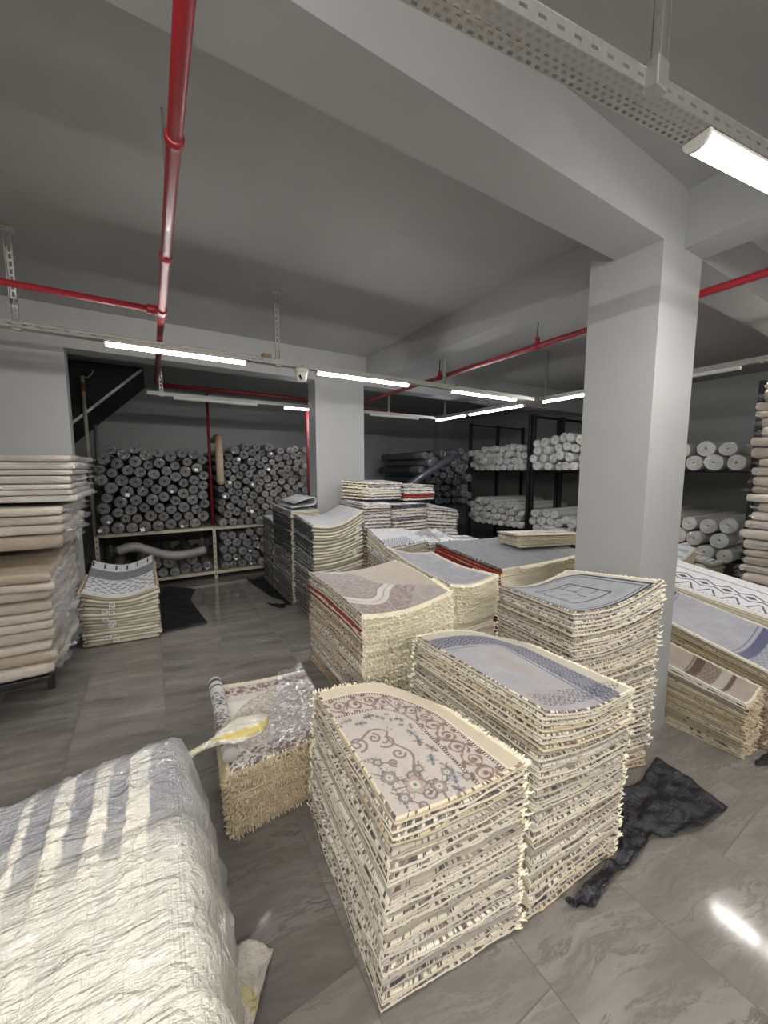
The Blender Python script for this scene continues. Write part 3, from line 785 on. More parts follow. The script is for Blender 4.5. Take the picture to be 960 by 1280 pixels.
def pat_brownbar(x, y, W, D):
    n = len(x); f = fnoise(x, y, 10); g = lerp(np.tile(C(.30, .25, .215), (n, 1)), np.tile(C(.42, .365, .32), (n, 1)), f)
    br = np.tile(C(.10, .065, .05), (n, 1)); t = .30-y
    g = lerp(g, br, (np.abs(t+.012) < .004)*.9); g = lerp(g, br, ((t > .0) & (t < .05))*.95)
    pt = (t > .05) & (t < .13); g = lerp(g, br, pt*.7); g = lerp(g, np.tile(C(.38, .32, .27), (n, 1)), (pt & lace(x, y, 260))*.6)
    g = lerp(g, np.tile(C(.40, .36, .32), (n, 1)), ((t > .13) & (t < .18))*.9); g = lerp(g, br, ((t > .18) & (t < .205))*.9)
    return g
def pat_diamond(x, y, W, D):
    n = len(x); f = fnoise(x, y, 40); g = lerp(np.tile(C(.56, .56, .58), (n, 1)), np.tile(C(.66, .66, .68), (n, 1)), f)
    blk = np.tile(C(.05, .05, .065), (n, 1)); L = .145
    u = np.mod(y+.05, L)-L/2; v = x-.235
    dm = np.maximum(np.abs(u), np.abs(v)*.9)
    dm = np.abs(u)*.55+np.abs(v)*.85
    g = lerp(g, blk, (np.abs(dm-.050) < .006)); g = lerp(g, blk, (np.abs(dm-.010) < .010))
    st = np.floor((x-.06)/.028)*.028; u2 = np.mod(y+.05+L/2, L)-L/2
    g = lerp(g, blk, ((np.abs(np.abs(u2)-(.055-(x-.06)*.45)) < .007) & (x > .06) & (x < .17)))
    g = lerp(g, blk, ((x > .05) & (x < .062) & (np.mod(y, .03) < .016))*.9)
    g = lerp(g, blk, (np.abs(x-.36) < .006)*.6)
    g[x < .02] = C(.52, .49, .42)
    return g
def pat_geo(x, y, W, D):
    n = len(x); f = fnoise(x, y, 40); g = lerp(np.tile(C(.55, .55, .57), (n, 1)), np.tile(C(.68, .68, .70), (n, 1)), f)
    m = (np.mod(x*2.2+np.floor(y/.09)*.05, .13) < .035) & (np.mod(y, .09) < .045); g = lerp(g, np.tile(C(.08, .085, .12), (n, 1)), m*.85)
    g = lerp(g, np.tile(C(.13, .13, .17), (n, 1)), (np.abs(y-.05) < .012)*.9)
    return g
def pat_bluestripe(x, y, W, D):
    n = len(x); f = fnoise(x, y, 40); g = lerp(np.tile(C(.50, .52, .58), (n, 1)), np.tile(C(.64, .66, .70), (n, 1)), f)
    g = lerp(g, np.tile(C(.22, .26, .40), (n, 1)), (np.abs(np.mod(x, .13)-.065) < .022)*.7); return g
def pat_hound(x, y, W, D):
    g = pat_plainlilac(x, y, W, D)*1.1; n = len(x)
    m = (np.mod(x+np.floor(y/.03)*.015, .03) < .015) & (x < W*.7) & (y < .22); return lerp(g, np.tile(C(.09, .09, .11), (n, 1)), m*.85)
def pat_mix(x, y, W, D):
    n = len(x); f = fnoise(x, y, 6); g = lerp(np.tile(C(.30, .31, .33), (n, 1)), np.tile(C(.66, .66, .68), (n, 1)), np.clip((f-.4)*6, 0, 1))
    g = lerp(g, np.tile(C(.30, .14, .12), (n, 1)), (np.abs(x-.3*W-.4*y) < .02)*.7)
    return lerp(g, np.tile(C(.10, .10, .12), (n, 1)), (fnoise(x, y, 45, 2) > .6)*.6)

# ------------------------------------------------------------------ piles of folded rugs
SIDES = ('near', 'far_x', 'far_y', 'low_x')       # t=0, s=1, t=1, s=0
class Pile:
    """quad footprint (near-low, near-high, far-high, far-low), heights of the top at those corners, sag of the top"""
    def __init__(s, bot, top, hts, base=0., sag=None, lean=None, rnd=None, baseh=None):
        s.b = np.array(bot, float); s.t = np.array(top if top is not None else bot, float); s.h = np.array(hts, float)
        s.base = np.array(baseh if baseh is not None else [base]*4, float)
        s.sag = sag; s.rnd = rnd
        s.W = np.hypot(*(s.t[1]-s.t[0])); s.D = np.hypot(*(s.t[3]-s.t[0]))
    def corner(s, u, v):
        if not s.rnd: return u, v
        u = u.copy(); v = v.copy()
        for (ci, cj), r in s.rnd.items():
            a = (u if ci else 1-u); b = (v if cj else 1-v)
            m = (a > 1-r) & (b > 1-r)
            aa = (a[m]-(1-r))/r; bb = (b[m]-(1-r))/r
            aa = np.minimum(aa, 1.3); bb = np.minimum(bb, 1.3)
            k = np.minimum(1, np.maximum(aa, bb)); 
            na = aa*np.sqrt(np.maximum(.05, 1-bb**2/2)); nb = bb*np.sqrt(np.maximum(.05, 1-aa**2/2))
            a2 = a.copy(); b2 = b.copy(); a2[m] = 1-r+na*r; b2[m] = 1-r+nb*r
            u = a2 if ci else 1-a2; v = b2 if cj else 1-b2
        return u, v
    def pos(s, u, v, w):
        u, v = s.corner(u, v)
        k = [(1-u)*(1-v), u*(1-v), u*v, (1-u)*v]
        q = sum(k[i][:, None]*(s.b[i]*(1-w)[:, None]+s.t[i]*w[:, None]) for i in range(4))
        b = sum(k[i]*s.base[i] for i in range(4)); h = sum(k[i]*s.h[i] for i in range(4))
        if s.sag is not None: h = h+s.sag(np.clip(u, -.1, 1.1), np.clip(v, -.1, 1.1))*w
        z = b+(h-b)*w
        return np.column_stack([q, z])

PLY = [(.42, 0.), (.10, .06), (0, .18), (.03, .36), (.50, .5), (.03, .64), (0, .82), (.10, .94), (.42, 1.)]
FAT = [(.55, 0.), (.3, .06), (.1, .18), (0, .38), (0, .62), (.1, .82), (.3, .94), (.55, 1.)]

def rug_layer(pile, w0, w1, n, jit, prof, matidx, wob=.004, seed=0):
    """one folded rug between the two heights; returns vertices, faces, material indices and loop UVs"""
    rr = np.random.RandomState(seed)
    js, jt, rot = jit
    th = float(np.mean(pile.h-pile.base))*(w1-w0)
    def P(u, v, z):
        u2 = u+js+rot*(v-.5); v2 = v+jt-rot*(u-.5)*pile.W/pile.D
        return pile.pos(u2, v2, w0+(w1-w0)*z)
    N_ = n; lin = np.linspace(0, 1, N_+1)
    U = np.concatenate([lin[:-1], np.ones(N_), lin[::-1][:-1], np.zeros(N_)])
    Vv = np.concatenate([np.zeros(N_), lin[:-1], np.ones(N_), lin[::-1][:-1]])
    per = np.concatenate([lin[:-1]*pile.W, pile.W+lin[:-1]*pile.D, pile.W+pile.D+lin[:-1]*pile.W, 2*pile.W+pile.D+lin[:-1]*pile.D])
    side = np.repeat([0, 1, 2, 3], N_)
    m = 4*N_
    wave = rr.randn(m); wave = (wave+np.roll(wave, 1)+np.roll(wave, 2)+np.roll(wave, -1))/2*wob
    verts = []; 
    def ring(e, z):
        ds = np.minimum(.3, (e+wave)/pile.W); dt = np.minimum(.3, (e+wave)/pile.D)
        return P(ds+U*(1-2*ds), dt+Vv*(1-2*dt), np.full(m, z))
    def grid(e, z):
        g = np.linspace(0, 1, N_+1); gu, gv = np.meshgrid(g, g); gu = gu.ravel(); gv = gv.ravel()
        ds, dt = e/pile.W, e/pile.D
        return P(ds+gu*(1-2*ds), dt+gv*(1-2*dt), np.full(len(gu), z)), gu*pile.W, gv*pile.D
    loop = np.concatenate([np.arange(N_), np.arange(N_)*(N_+1)+N_, (N_+1)*N_+N_-np.arange(N_), (N_-np.arange(N_))*(N_+1)])
    prof = [(e*th, z) for e, z in prof]
    gb, gx, gy = grid(*prof[0]); gt, _, _ = grid(*prof[-1])
    ng = (N_+1)**2
    # the caps' borders take the wavy ring so that caps and sides meet
    gb[loop] = ring(*prof[0]); gt[loop] = ring(*prof[-1])
    verts = [gb, gt]; base = 2*ng; rings = [loop]
    for (e, z) in prof[1:-1]:
        verts.append(ring(e, z)); rings.append(np.arange(base, base+m)); base += m
    rings.append(loop+ng)
    F = []; MI = []; UV = []
    zs = [z for _, z in prof]
    nx = np.roll(np.arange(m), -1)
    for k in range(len(rings)-1):
        a, b2 = rings[k], rings[k+1]
        fs = np.column_stack([a, a[nx], b2[nx], b2]); F += fs.tolist(); MI += [matidx[x] for x in side]
        p2 = np.where(np.arange(m) == m-1, per[-1]+pile.D/N_, per[nx])
        UV += np.stack([np.column_stack([per, np.full(m, zs[k])]), np.column_stack([p2, np.full(m, zs[k])]), np.column_stack([p2, np.full(m, zs[k+1])]), np.column_stack([per, np.full(m, zs[k+1])])], 1).reshape(-1, 2).tolist()
    ii = (np.arange(N_)[:, None]*(N_+1)+np.arange(N_)[None, :]).ravel()
    q = np.column_stack([ii, ii+1, ii+N_+2, ii+N_+1])
    F += q[:, ::-1].tolist(); MI += [0]*len(q); UV += np.column_stack([gx[q[:, ::-1]].ravel(), gy[q[:, ::-1]].ravel()]).tolist()
    F += (q+ng).tolist(); MI += [0]*len(q); UV += np.column_stack([gx[q].ravel(), gy[q].ravel()]).tolist()
    return np.vstack(verts), F, MI, UV, ng

def fringe_mesh(pile, w0, w1, sd, jit, seed, length=(.014, .032), pitch=.0055, rad=.0032, span=(0, 1)):
    """yarn tufts along one side of a rug, kept within its own thickness"""
    rr = np.random.RandomState(seed); L = pile.W if sd in (0, 2) else pile.D
    k = int(L*(span[1]-span[0])/pitch); p = span[0]+(np.arange(k)+rr.rand(k)*.8)/k*(span[1]-span[0])
    js, jt, rot = jit
    th = max(1e-4, float(np.mean(pile.h-pile.base))*(w1-w0))
    rz = min(.24, rad/th)
    def P(p, out, z):
        one = np.ones(len(p))
        u, v = {0: (p, -out/pile.D), 2: (p, one+out/pile.D), 1: (one+out/pile.W, p), 3: (-out/pile.W, p)}[sd]
        u2 = u+js+rot*(v-.5); v2 = v+jt-rot*(u-.5)*pile.W/pile.D
        return pile.pos(u2, v2, w0+(w1-w0)*np.clip(z, .05, .95))
    ln = length[0]+rr.rand(k)*(length[1]-length[0]); z0 = .3+.4*rr.rand(k); z1 = .2+.6*rr.rand(k); z2 = .1+.8*rr.rand(k)
    dp = rad/L; sh = rr.randn(k)*dp*2.2
    vs = [P(p-dp, np.full(k, -.006), z0), P(p+dp, np.full(k, -.006), z0), P(p, np.full(k, -.006), z0+rz),
          P(p-dp*1.2+sh*.5, ln*.55, z1-rz*.6), P(p+dp*1.2+sh*.5, ln*.55, z1-rz*.6), P(p+sh*.5, ln*.55, z1+rz*.9),
          P(p-dp*.5+sh, ln, z2), P(p+dp*.5+sh, ln, z2+.02)]
    V = np.stack(vs, 1).reshape(-1, 3)
    t = [(0, 1, 4, 3), (1, 2, 5, 4), (2, 0, 3, 5), (3, 4, 7, 6), (4, 5, 7), (5, 3, 6, 7)]
    F = [tuple(8*i+j for j in f) for i in range(k) for f in t]
    return V, F

STUFF = dict(v=[], f=[], m=[], n=0, uv=[], mats=[])
def build_pile(pile, n, labels, group, mats, top=None, topn=140, nvis=None, fringe=(), jitter=(.010, .010, .012), prof=PLY, ngrid=14, wob=.004, fringe_mat='fringe', flen=(.014, .032), frad=.0032,
               seed=1, density=(.15, .9), special=None, vary=.25, cat='rug', name='folded_rug', tags=None, gap=.055, capmat=None, pitch=.0055, holder=None):
    """labels(i, n) gives the label of rug i counted from the top (1 = top rug); mats = names for near, far_x, far_y, low_x edges"""
    rr = np.random.RandomState(seed*101+7)
    th = 1+vary*(rr.rand(n)-.5)*2; th = np.concatenate([[0], np.cumsum(th)]); th /= th[-1]
    nvis = n if nvis is None else nvis
    mnames = [capmat or 'cap']+sorted(set(mats)); out = []
    idx = [mnames.index(x) for x in mats]
    for i in range(n):
        k = n-i                                     # rank from the top
        w0, w1 = th[i], th[i+1]; g = (w1-w0)*gap
        jit = tuple(float(rr.randn()*.5*j) for j in jitter)
        jit = (jit[0]/pile.W*.8, jit[1]/pile.D*.8, jit[2])
        sp = (special or {}).get(k, {})
        ng = topn if (k == 1 and top) else ngrid
        V, F, MI, UV, ngv = rug_layer(pile, w0+g, w1-g, ng, jit, prof, idx, wob=wob*(14/ng)**.5, seed=seed*1000+i)
        col = (rr.rand(), density[0]+(density[1]-density[0])*rr.rand(), rr.rand(), 1)
        if k > nvis:
            b = STUFF['n']; STUFF['v'].append(V); STUFF['n'] += len(V)
            for nm in mnames:
                if nm not in STUFF['mats']: STUFF['mats'].append(nm)
            STUFF['f'] += [tuple(b+j for j in f) for f in F]; STUFF['m'] += [STUFF['mats'].index(mnames[x]) for x in MI]; STUFF['uv'] += UV
            continue
        ms = [M[x] for x in mnames]
        if 'edge' in sp: ms = [ms[0]]+[M[sp['edge']] if (x in sp.get('swap', mats) ) else M[x] for x in mnames[1:]]
        pcol = None
        if k == 1 and top:
            ms[0] = M['top']; g_ = np.linspace(0, 1, ng+1); gu, gv = np.meshgrid(g_, g_)
            pc = np.clip(top(gu.ravel()*pile.W, gv.ravel()*pile.D, pile.W, pile.D), 0, 1)
            pcol = np.full((len(V), 3), .4); pcol[ngv:2*ngv] = pc; pcol[:ngv] = pc*.6
        b = MB(); b.v = V.tolist(); b.f = F; b.m = MI
        o = obj(name, b, ms, holder, smooth=True, uv=UV, col=pcol)
        if k == 1 and top and False: pass
        o.color = col
        lab = labels(k, n); tag(o, lab, cat, group)
        for sd in fringe:
            sdi, sp_ = (sd, (0, 1)) if isinstance(sd, int) else sd
            fv, ff = fringe_mesh(pile, w0+g, w1-g, sdi, jit, seed*77+i*5+sdi, flen, pitch, frad, sp_)
            fb = MB(); fb.v = fv.tolist(); fb.f = ff
            fo = obj('fringe', fb, M[fringe_mat], o)
        if tags and k in tags:
            for (sdi, p, size) in tags[k]:
                label_tag(pile, w0, w1, sdi, p, size, jit, o)
        out.append(o)
    return out

def label_tag(pile, w0, w1, sdi, p, size, jit, parent):
    """small paper tag standing off the folded front of a rug"""
    js, jt, rot = jit; q = np.array([p]); z = (w0+w1)/2
    a = pile.pos(q+js, np.array([-.012/pile.D])+jt, np.array([z]))[0]
    b2 = pile.pos(q+js+size/pile.W, np.array([-.012/pile.D])+jt, np.array([z]))[0]
    d = Vector(b2-a); L = d.length; d.normalize(); n = Vector((d.y, -d.x, 0)).normalized(); up = Vector((0, 0, 1))
    hh = size*.42
    A = Vector(a)+n*.022
    vs = []
    for off in (0, .002):
        for (x, y) in ((0, -hh), (L, -hh*.9), (L, hh*.9), (0, hh)): vs.append(A+d*x+up*y+n*(off+.012*(x/L)))
    b = MB(); b.add(vs, [(0, 3, 2, 1), (4, 5, 6, 7), (0, 1, 5, 4), (1, 2, 6, 5), (2, 3, 7, 6), (3, 0, 4, 7)])
    for r in range(3):
        y = hh*(.5-.4*r); x0, x1 = L*.15, L*(.85-.2*(r % 2))
        b.add([A+d*x+up*yy+n*(.0032+.012*(x/L)) for x, yy in ((x0, y-hh*.1), (x1, y-hh*.1), (x1, y+hh*.1), (x0, y+hh*.1))], [(0, 1, 2, 3)], 1)
    o = obj('label_tag', b, [M['tag'], M['print']], parent); o['label'] = 'white paper label'
# ------------------------------------------------------------------ the piles
def lab(desc, pile, top=None):
    def f(k, n):
        if k == 1: return top
        return '%s, %s below the %s' % (desc, ordinal(k-1), pile)
    return f
CUT = ['edge']*4
sg = lambda f: f
# scroll-patterned pile, closest to the viewer
S1 = Pile([(.512, .866), (1.04, .80), (1.035, 1.56), (.575, 1.645)], [(.537, .84), (1.035, .785), (1.03, 1.44), (.567, 1.53)], [.655, .665, .61, .675],
          sag=lambda u, v: -.018*4*u*(1-u)*(1-v)+.03*np.sin(PI*np.clip(u, 0, 1))*np.clip(v, 0, 1), rnd={(1, 1): .42})
build_pile(S1, 29, lab('cream folded rug with flecked edge', 'brown scroll top', 'folded cream rug with brown scrollwork and beaded borders, topping its pile'), 'folded rugs in the scroll-topped pile', ['edge', 'fray', 'fray', 'edge'],
           pat_scroll, 300, fringe=(1, 2), seed=1, flen=(.010, .030), frad=.0034, pitch=.0026, jitter=(.012, .012, .014), ngrid=22, wob=.003)
S2 = Pile([(1.085, .795), (1.64, .775), (1.66, 1.54), (1.085, 1.6)], [(1.165, .81), (1.665, .768), (1.66, 1.42), (1.13, 1.55)], [.795, .75, .74, .80],
          sag=lambda u, v: -.035*np.sin(PI*np.clip(u, 0, 1))*(1-v)+.03*np.sin(PI*np.clip(u*1.2, 0, 1))*v, rnd={(1, 1): .3})
build_pile(S2, 36, lab('cream folded rug with flecked edge', 'navy lace top', 'folded grey rug with navy lace borders, topping the pile next to the scroll one'), 'folded rugs in the blue lace pile', ['edge', 'fray', 'fray', 'edge'],
           pat_blue, 200, fringe=(1, 2), seed=2, flen=(.010, .030), frad=.0034, pitch=.0026, jitter=(.014, .012, .014), ngrid=22, wob=.003)
S3 = Pile([(1.79, 1.08), (2.29, .955), (2.262, 1.48), (1.83, 1.64)], [(1.815, 1.13), (2.30, .945), (2.262, 1.46), (1.88, 1.69)], [.93, 1.075, 1.02, .92],
          sag=lambda u, v: -.05*np.sin(PI*np.clip(u, 0, 1)))
build_pile(S3, 40, lab('cream folded rug with dark flecked edge', 'black-lined top by the pillar', 'folded grey rug with thin black lines, topping the pile against the pillar'), 'folded rugs in the pile against the pillar', ['edge', 'fray', 'fray', 'edge'],
           pat_lines, 170, fringe=(1, 2), seed=3, flen=(.008, .024), frad=.0034, pitch=.003, wob=.003, density=(.4, 1.0), nvis=36, jitter=(.010, .012, .010))
S4 = Pile([(1.10, 2.075), (1.80, 2.07), (1.81, 2.85), (1.12, 3.12)], [(1.085, 2.065), (1.80, 2.06), (1.82, 2.82), (1.10, 3.06)], [.75, .79, .87, .80],
          sag=lambda u, v: -.045*np.sin(PI*np.clip(u, 0, 1))+.02*np.sin(PI*np.clip(v, 0, 1)))
build_pile(S4, 31, lab('cream fringed folded rug', 'beige medallion top', 'folded beige rug with pale medallion curve, topping the fringed pile with red flecks'), 'folded rugs in the medallion pile',
           ['fray', 'fray', 'edge', 'edge'], pat_medallion, 170, fringe=(0, (1, (0, .3))), seed=4, flen=(.022, .05), pitch=.0036, nvis=27,
           special={k: {'edge': 'redrug' if k in (5, 7) else 'edgered', 'swap': ['edge']} for k in (5, 7, 8, 10, 13, 14, 18, 19, 22)}, jitter=(.012, .016, .012), frad=.005)
S5 = Pile([(1.885, 2.17), (2.39, 2.17), (2.435, 3.08), (1.885, 3.12)], None, [.80, .80, .825, .94], sag=lambda u, v: -.04*np.sin(PI*np.clip(u, 0, 1))-.03*np.sin(PI*np.clip(v, 0, 1)))
build_pile(S5, 34, lab('cream fringed folded rug', 'mottled grey top behind the medallion', 'folded mottled grey rug topping the fringed pile just behind the medallion pile'), 'folded rugs in the grey-topped pile',
           ['fray', 'fray', 'edge', 'edge'], pat_grey, 130, fringe=(0, (1, (0, .35))), seed=5, flen=(.020, .045), frad=.005, pitch=.004, nvis=13, jitter=(.014, .014, .01))
S6 = Pile([(2.475, 2.2), (3.7, 2.2), (4.0, 3.2), (2.58, 3.22)], None, [.83, .84, .862, .885], sag=lambda u, v: -.012*np.sin(PI*np.clip(u, 0, 1)))
build_pile(S6, 32, lab('red-edged folded rug', 'streaky grey top near the pillar', 'folded streaky grey rug over red-edged ones, topping the pile behind the pillar pile'), 'folded rugs in the red-edged pile',
           ['fray', 'fray', 'edge', 'redrug'], pat_stripe, 120, fringe=((0, (.18, 1)),), seed=6, flen=(.022, .05), frad=.006, pitch=.005, nvis=5, jitter=(.014, .014, .006),
           special={1: {'edge': 'edgegrey', 'swap': ['redrug']}})
S7 = Pile([(3.17, 2.62), (3.87, 2.42), (3.96, 2.74), (3.25, 2.95)], None, [1.01, .99, .975, .985], baseh=[.858, .858, .868, .872])
build_pile(S7, 6, lab('cream fringed rug with beaded edge', 'small beaded heap top', 'beaded-edge folded rug topping the small cream heap on the streaky grey rug'), 'rugs in the small cream heap',
           ['fray', 'fray', 'edge', 'edge'], pat_floral, 60, fringe=(0, 1), seed=7, flen=(.014, .03), jitter=(.01, .01, .01), special={2: {'edge': 'edgedull'}})
# grey edged pile with smooth cream folds to the front, and the two behind it
S8 = Pile([(1.46, 3.9), (2.05, 3.9), (2.05, 4.52), (1.45, 4.52)], [(1.45, 3.88), (2.07, 3.88), (2.07, 4.52), (1.445, 4.52)], [1.07, 1.21, 1.23, 1.14],
          sag=lambda u, v: -.085*np.sin(PI*np.clip(u, 0, 1)))
tg = {4: [(0, .80, .035)], 5: [(0, .86, .03)], 7: [(0, .80, .04)], 11: [(0, .74, .035)], 12: [(0, .76, .035)], 15: [(0, .8, .03)]}
build_pile(S8, 30, lab('thick rug folded cream side out', 'dipping grey-blue top by the column', 'folded grey-blue rug dipping in the middle, topping the tall cream-fronted pile'), 'cream-fronted folded rugs',
           ['fold', 'fold', 'edgegrey', 'edgegrey'], pat_plainlilac, 100, seed=8, nvis=22, prof=FAT, vary=.4, jitter=(.008, .02, .006), tags=tg,
           special={k: {'edge': 'edgedark', 'swap': ['edgegrey']} for k in (2, 3, 4, 5, 7, 8, 10)})
S8b = Pile([(1.432, 4.562), (1.80, 4.562), (1.80, 5.36), (1.425, 5.36)], None, [1.15, 1.16, 1.19, 1.18])
build_pile(S8b, 30, lab('dark-edged folded rug', 'top of the dark-edged pile', 'pale grey rug topping the dark-edged pile behind the cream-fronted one'), 'dark-edged folded rugs',
           ['fold', 'edgegrey', 'edgegrey', 'edgegrey'], pat_plainlilac, 50, seed=9, nvis=24, jitter=(.008, .012, .006),
           special={k: {'edge': 'edgedark', 'swap': ['edgegrey']} for k in range(3, 15)})
S8c = Pile([(1.425, 5.38), (1.80, 5.38), (1.80, 5.93), (1.42, 5.93)], None, [.95, .95, .97, .98])
build_pile(S8c, 24, lab('flecked grey folded rug', 'top of the lowest grey-sided pile', 'grey rug topping the lowest of the three grey-sided piles'), 'grey-sided folded rugs by the rack',
           ['fold', 'edgegrey', 'edgegrey', 'edgegrey'], pat_plainlilac, 40, seed=10, nvis=18, jitter=(.008, .012, .006))
# curled rug lying over the dark pile
b = MB(); r0 = .06
prof_ = [(1.47, 1.192)]+[(1.56+.16*k/6, 1.20+.015*k/6) for k in range(7)]+[(1.735+r0*.8*math.sin(a), 1.262-r0*math.cos(a)*.85) for a in np.linspace(.2, PI*1.25, 12)]
prof_ += [(1.69, 1.30), (1.60, 1.275), (1.50, 1.245)]
th_ = .012
def ribbon(b, prof, y0, y1, th, n=10):
    P_ = [Vector((x, 0, z)) for x, z in prof]; vs = []; k = len(P_)
    for j in range(n+1):
        y = y0+(y1-y0)*j/n
        for i, p in enumerate(P_):
            d = (P_[min(i+1, k-1)]-P_[max(i-1, 0)]).normalized(); nn = Vector((-d.z, 0, d.x))
            wv = .004*math.sin(y*23+i)
            vs += [(p.x+nn.x*th/2, y, p.z+nn.z*th/2+wv), (p.x-nn.x*th/2, y, p.z-nn.z*th/2+wv)]
    fs = []
    for j in range(n):
        for i in range(k-1):
            a = (j*k+i)*2; c = ((j+1)*k+i)*2
            fs += [(a, c, c+2, a+2), (a+1, a+3, c+3, c+1)]
    for j in (0, n):
        for i in range(k-1):
            a = (j*k+i)*2; fs.append((a, a+2, a+3, a+1) if j == 0 else (a, a+1, a+3, a+2))
    for j in range(n):
        for i in (0, k-1):
            a = (j*k+i)*2; c = ((j+1)*k+i)*2; fs.append((a, a+1, c+1, c) if i == 0 else (a, c, c+1, a+1))
    b.add(vs, fs)
ribbon(b, prof_, 4.62, 5.25, th_)
V_ = np.array(b.v)
o = obj('curled_rug', b, M['top'], smooth=True, col=np.clip(pat_plainlilac(V_[:, 0], V_[:, 1], 1, 1), 0, 1)); tag(o, 'grey rug with a curled-over end lying on the dark-edged pile', 'rug')

# newspaper-like white piles in front of the flat column
def wpile(i, q, hts, base, n, nvis, top, where, group, topn=40, **kw):
    p = Pile(q, None, hts, base=base)
    build_pile(p, n, lab('white folded rug with black flecks', where, None if top is None else top[1]), group, ['edgewhite']*4, top[0] if top else None, topn, seed=20+i, nvis=nvis, jitter=(.012, .015, .012), prof=PLY, vary=.35, density=(.3, .9), **kw)
def rect(x0, x1, y0, y1): return [(x0, y0), (x1, y0), (x1, y1), (x0, y1)]
wpile(1, [(2.02, 3.26), (2.565, 3.32), (2.57, 3.84), (2.09, 3.84)], [.86, .90, .96, .99], 0, 24, 6, (pat_hound, 'rug with a checked strip, topping the low white pile next to the cream-fronted one'), 'checked top of the low row', 'rugs in the low white row', special={2: {'edge': 'fold'}, 3: {'edge': 'fold'}, 4: {'edge': 'fold'}})
wpile(2, rect(2.59, 3.06, 3.33, 3.84), [.87, .86, .92, .93], 0, 22, 5, (pat_mix, 'rug with grey and red patches, topping the middle low white pile'), 'patchy top of the low row', 'rugs in the low white row')
wpile(3, rect(3.09, 3.66, 3.42, 3.88), [.79, .74, .77, .82], 0, 20, 3, (pat_bw, 'speckled white rug topping the end of the low white row away from the column'), 'speckled top of the low row', 'rugs in the low white row')
wpile(4, rect(2.10, 2.475, 3.93, 4.62), [1.265, 1.255, 1.265, 1.275], 0, 32, 9, (pat_mix, 'flecked rug topping the high white pile beside the cream-fronted pile'), 'high flecked top by the folds', 'rugs in the high white row')
wpile(5, rect(2.495, 3.0, 3.92, 4.62), [1.235, 1.235, 1.245, 1.245], 0, 30, 8, (pat_mix, 'flecked rug topping the middle high white pile'), 'top of the middle high pile', 'rugs in the high white row', special={1: {'edge': 'edgedark'}, 3: {'edge': 'foldpale'}, 5: {'edge': 'edgegrey'}})
wpile(6, rect(3.025, 3.56, 3.95, 4.60), [1.19, 1.12, 1.16, 1.2], 0, 28, 8, (pat_grey, 'pale rug topping the last high white pile away from the column'), 'pale top of the last high pile', 'rugs in the high white row')
wpile(7, [(2.27, 4.13), (2.76, 4.13), (2.76, 4.6), (2.14, 4.6)], [1.51, 1.50, 1.52, 1.53], 1.285, 6, 6, (pat_mix, 'rug with black dashes, uppermost of all the white piles by the column'), 'black-dashed uppermost rug', 'rugs heaped on the high white row', fringe=(3,), special={4: {'edge': 'foldpale'}})
wpile(8, rect(2.80, 3.28, 4.13, 4.55), [1.47, 1.455, 1.46, 1.48], 1.255, 5, 5, (pat_mix, 'rug topping the upper white heap with a red-edged rug in it'), 'top of the red-edged heap', 'rugs heaped on the high white row', special={4: {'edge': 'redrug'}})

# low fringed pile beside the white plastic bundle
S10 = Pile([(.225, 1.69), (.76, 1.735), (.80, 2.36), (.28, 2.45)], None, [.335, .335, .345, .345], sag=lambda u, v: -.012*np.sin(PI*np.clip(u, 0, 1)))
build_pile(S10, 13, lab('dull fringed folded rug', 'floral top by the white bundle', 'floral folded rug topping the low pile beside the white plastic bundle'), 'folded rugs in the low floral pile',
           ['fraydull', 'fraydull', 'edgedull', 'fraydull'], pat_floral, 150, fringe=(0, 3), seed=31, fringe_mat='fringedull', flen=(.012, .03), jitter=(.012, .012, .01), special={1: {'edge': 'edge'}, 2: {'edge': 'edge'}})
# cream pile with paper labels near the wrapped rugs
S13 = Pile([(-.60, 4.36), (0, 4.29), (-.02, 5.05), (-.58, 5.12)], None, [.55, .55, .72, .70], sag=lambda u, v: -.085*np.sin(PI*np.clip(u, 0, 1))-.02*np.sin(PI*np.clip(v, 0, 1)))
tg = {k: [(0, .30+.05*math.sin(k*2.2), .05)] for k in (3, 4, 5, 6, 8, 9, 10, 14, 15)}
build_pile(S13, 16, lab('thick rug folded cream side out', 'black-and-white top by the roll rack', 'white rug with black marks and grey band, topping the labelled cream pile'), 'labelled cream folded rugs',
           ['fold', 'edgedull', 'edgedull', 'edgedull'], pat_bw, 120, seed=33, prof=FAT, vary=.35, jitter=(.02, .02, .012), tags=tg, fringe=((3, (0, .6)),), fringe_mat='fringedull')
# piles beyond the pillar
A1 = Pile([(2.815, .70), (2.985, .68), (2.985, 1.55), (2.80, 1.55)], None, [.335, .40, .56, .475], sag=lambda u, v: -.03*np.sin(PI*np.clip(u, 0, 1)))
build_pile(A1, 15, lab('beige folded rug with flecked edge', 'brown barred top past the pillar', 'folded brown rug with dark woven bars, topping the low pile past the pillar'), 'folded rugs in the brown-topped pile',
           ['edgedull']*4, pat_brownbar, 120, fringe=(0,), fringe_mat='fringedull', flen=(.008, .022), seed=35, jitter=(.006, .015, .006), special={1: {'edge': 'foldpale'}, 2: {'edge': 'edgewhite'}})
A2 = Pile([(3.03, .66), (3.40, .64), (3.40, 1.6), (3.02, 1.6)], [(3.0, .66), (3.41, .63), (3.41, 1.6), (3.0, 1.6)], [.495, .60, .80, .725], sag=lambda u, v: -.05*np.sin(PI*np.clip(u, 0, 1)))
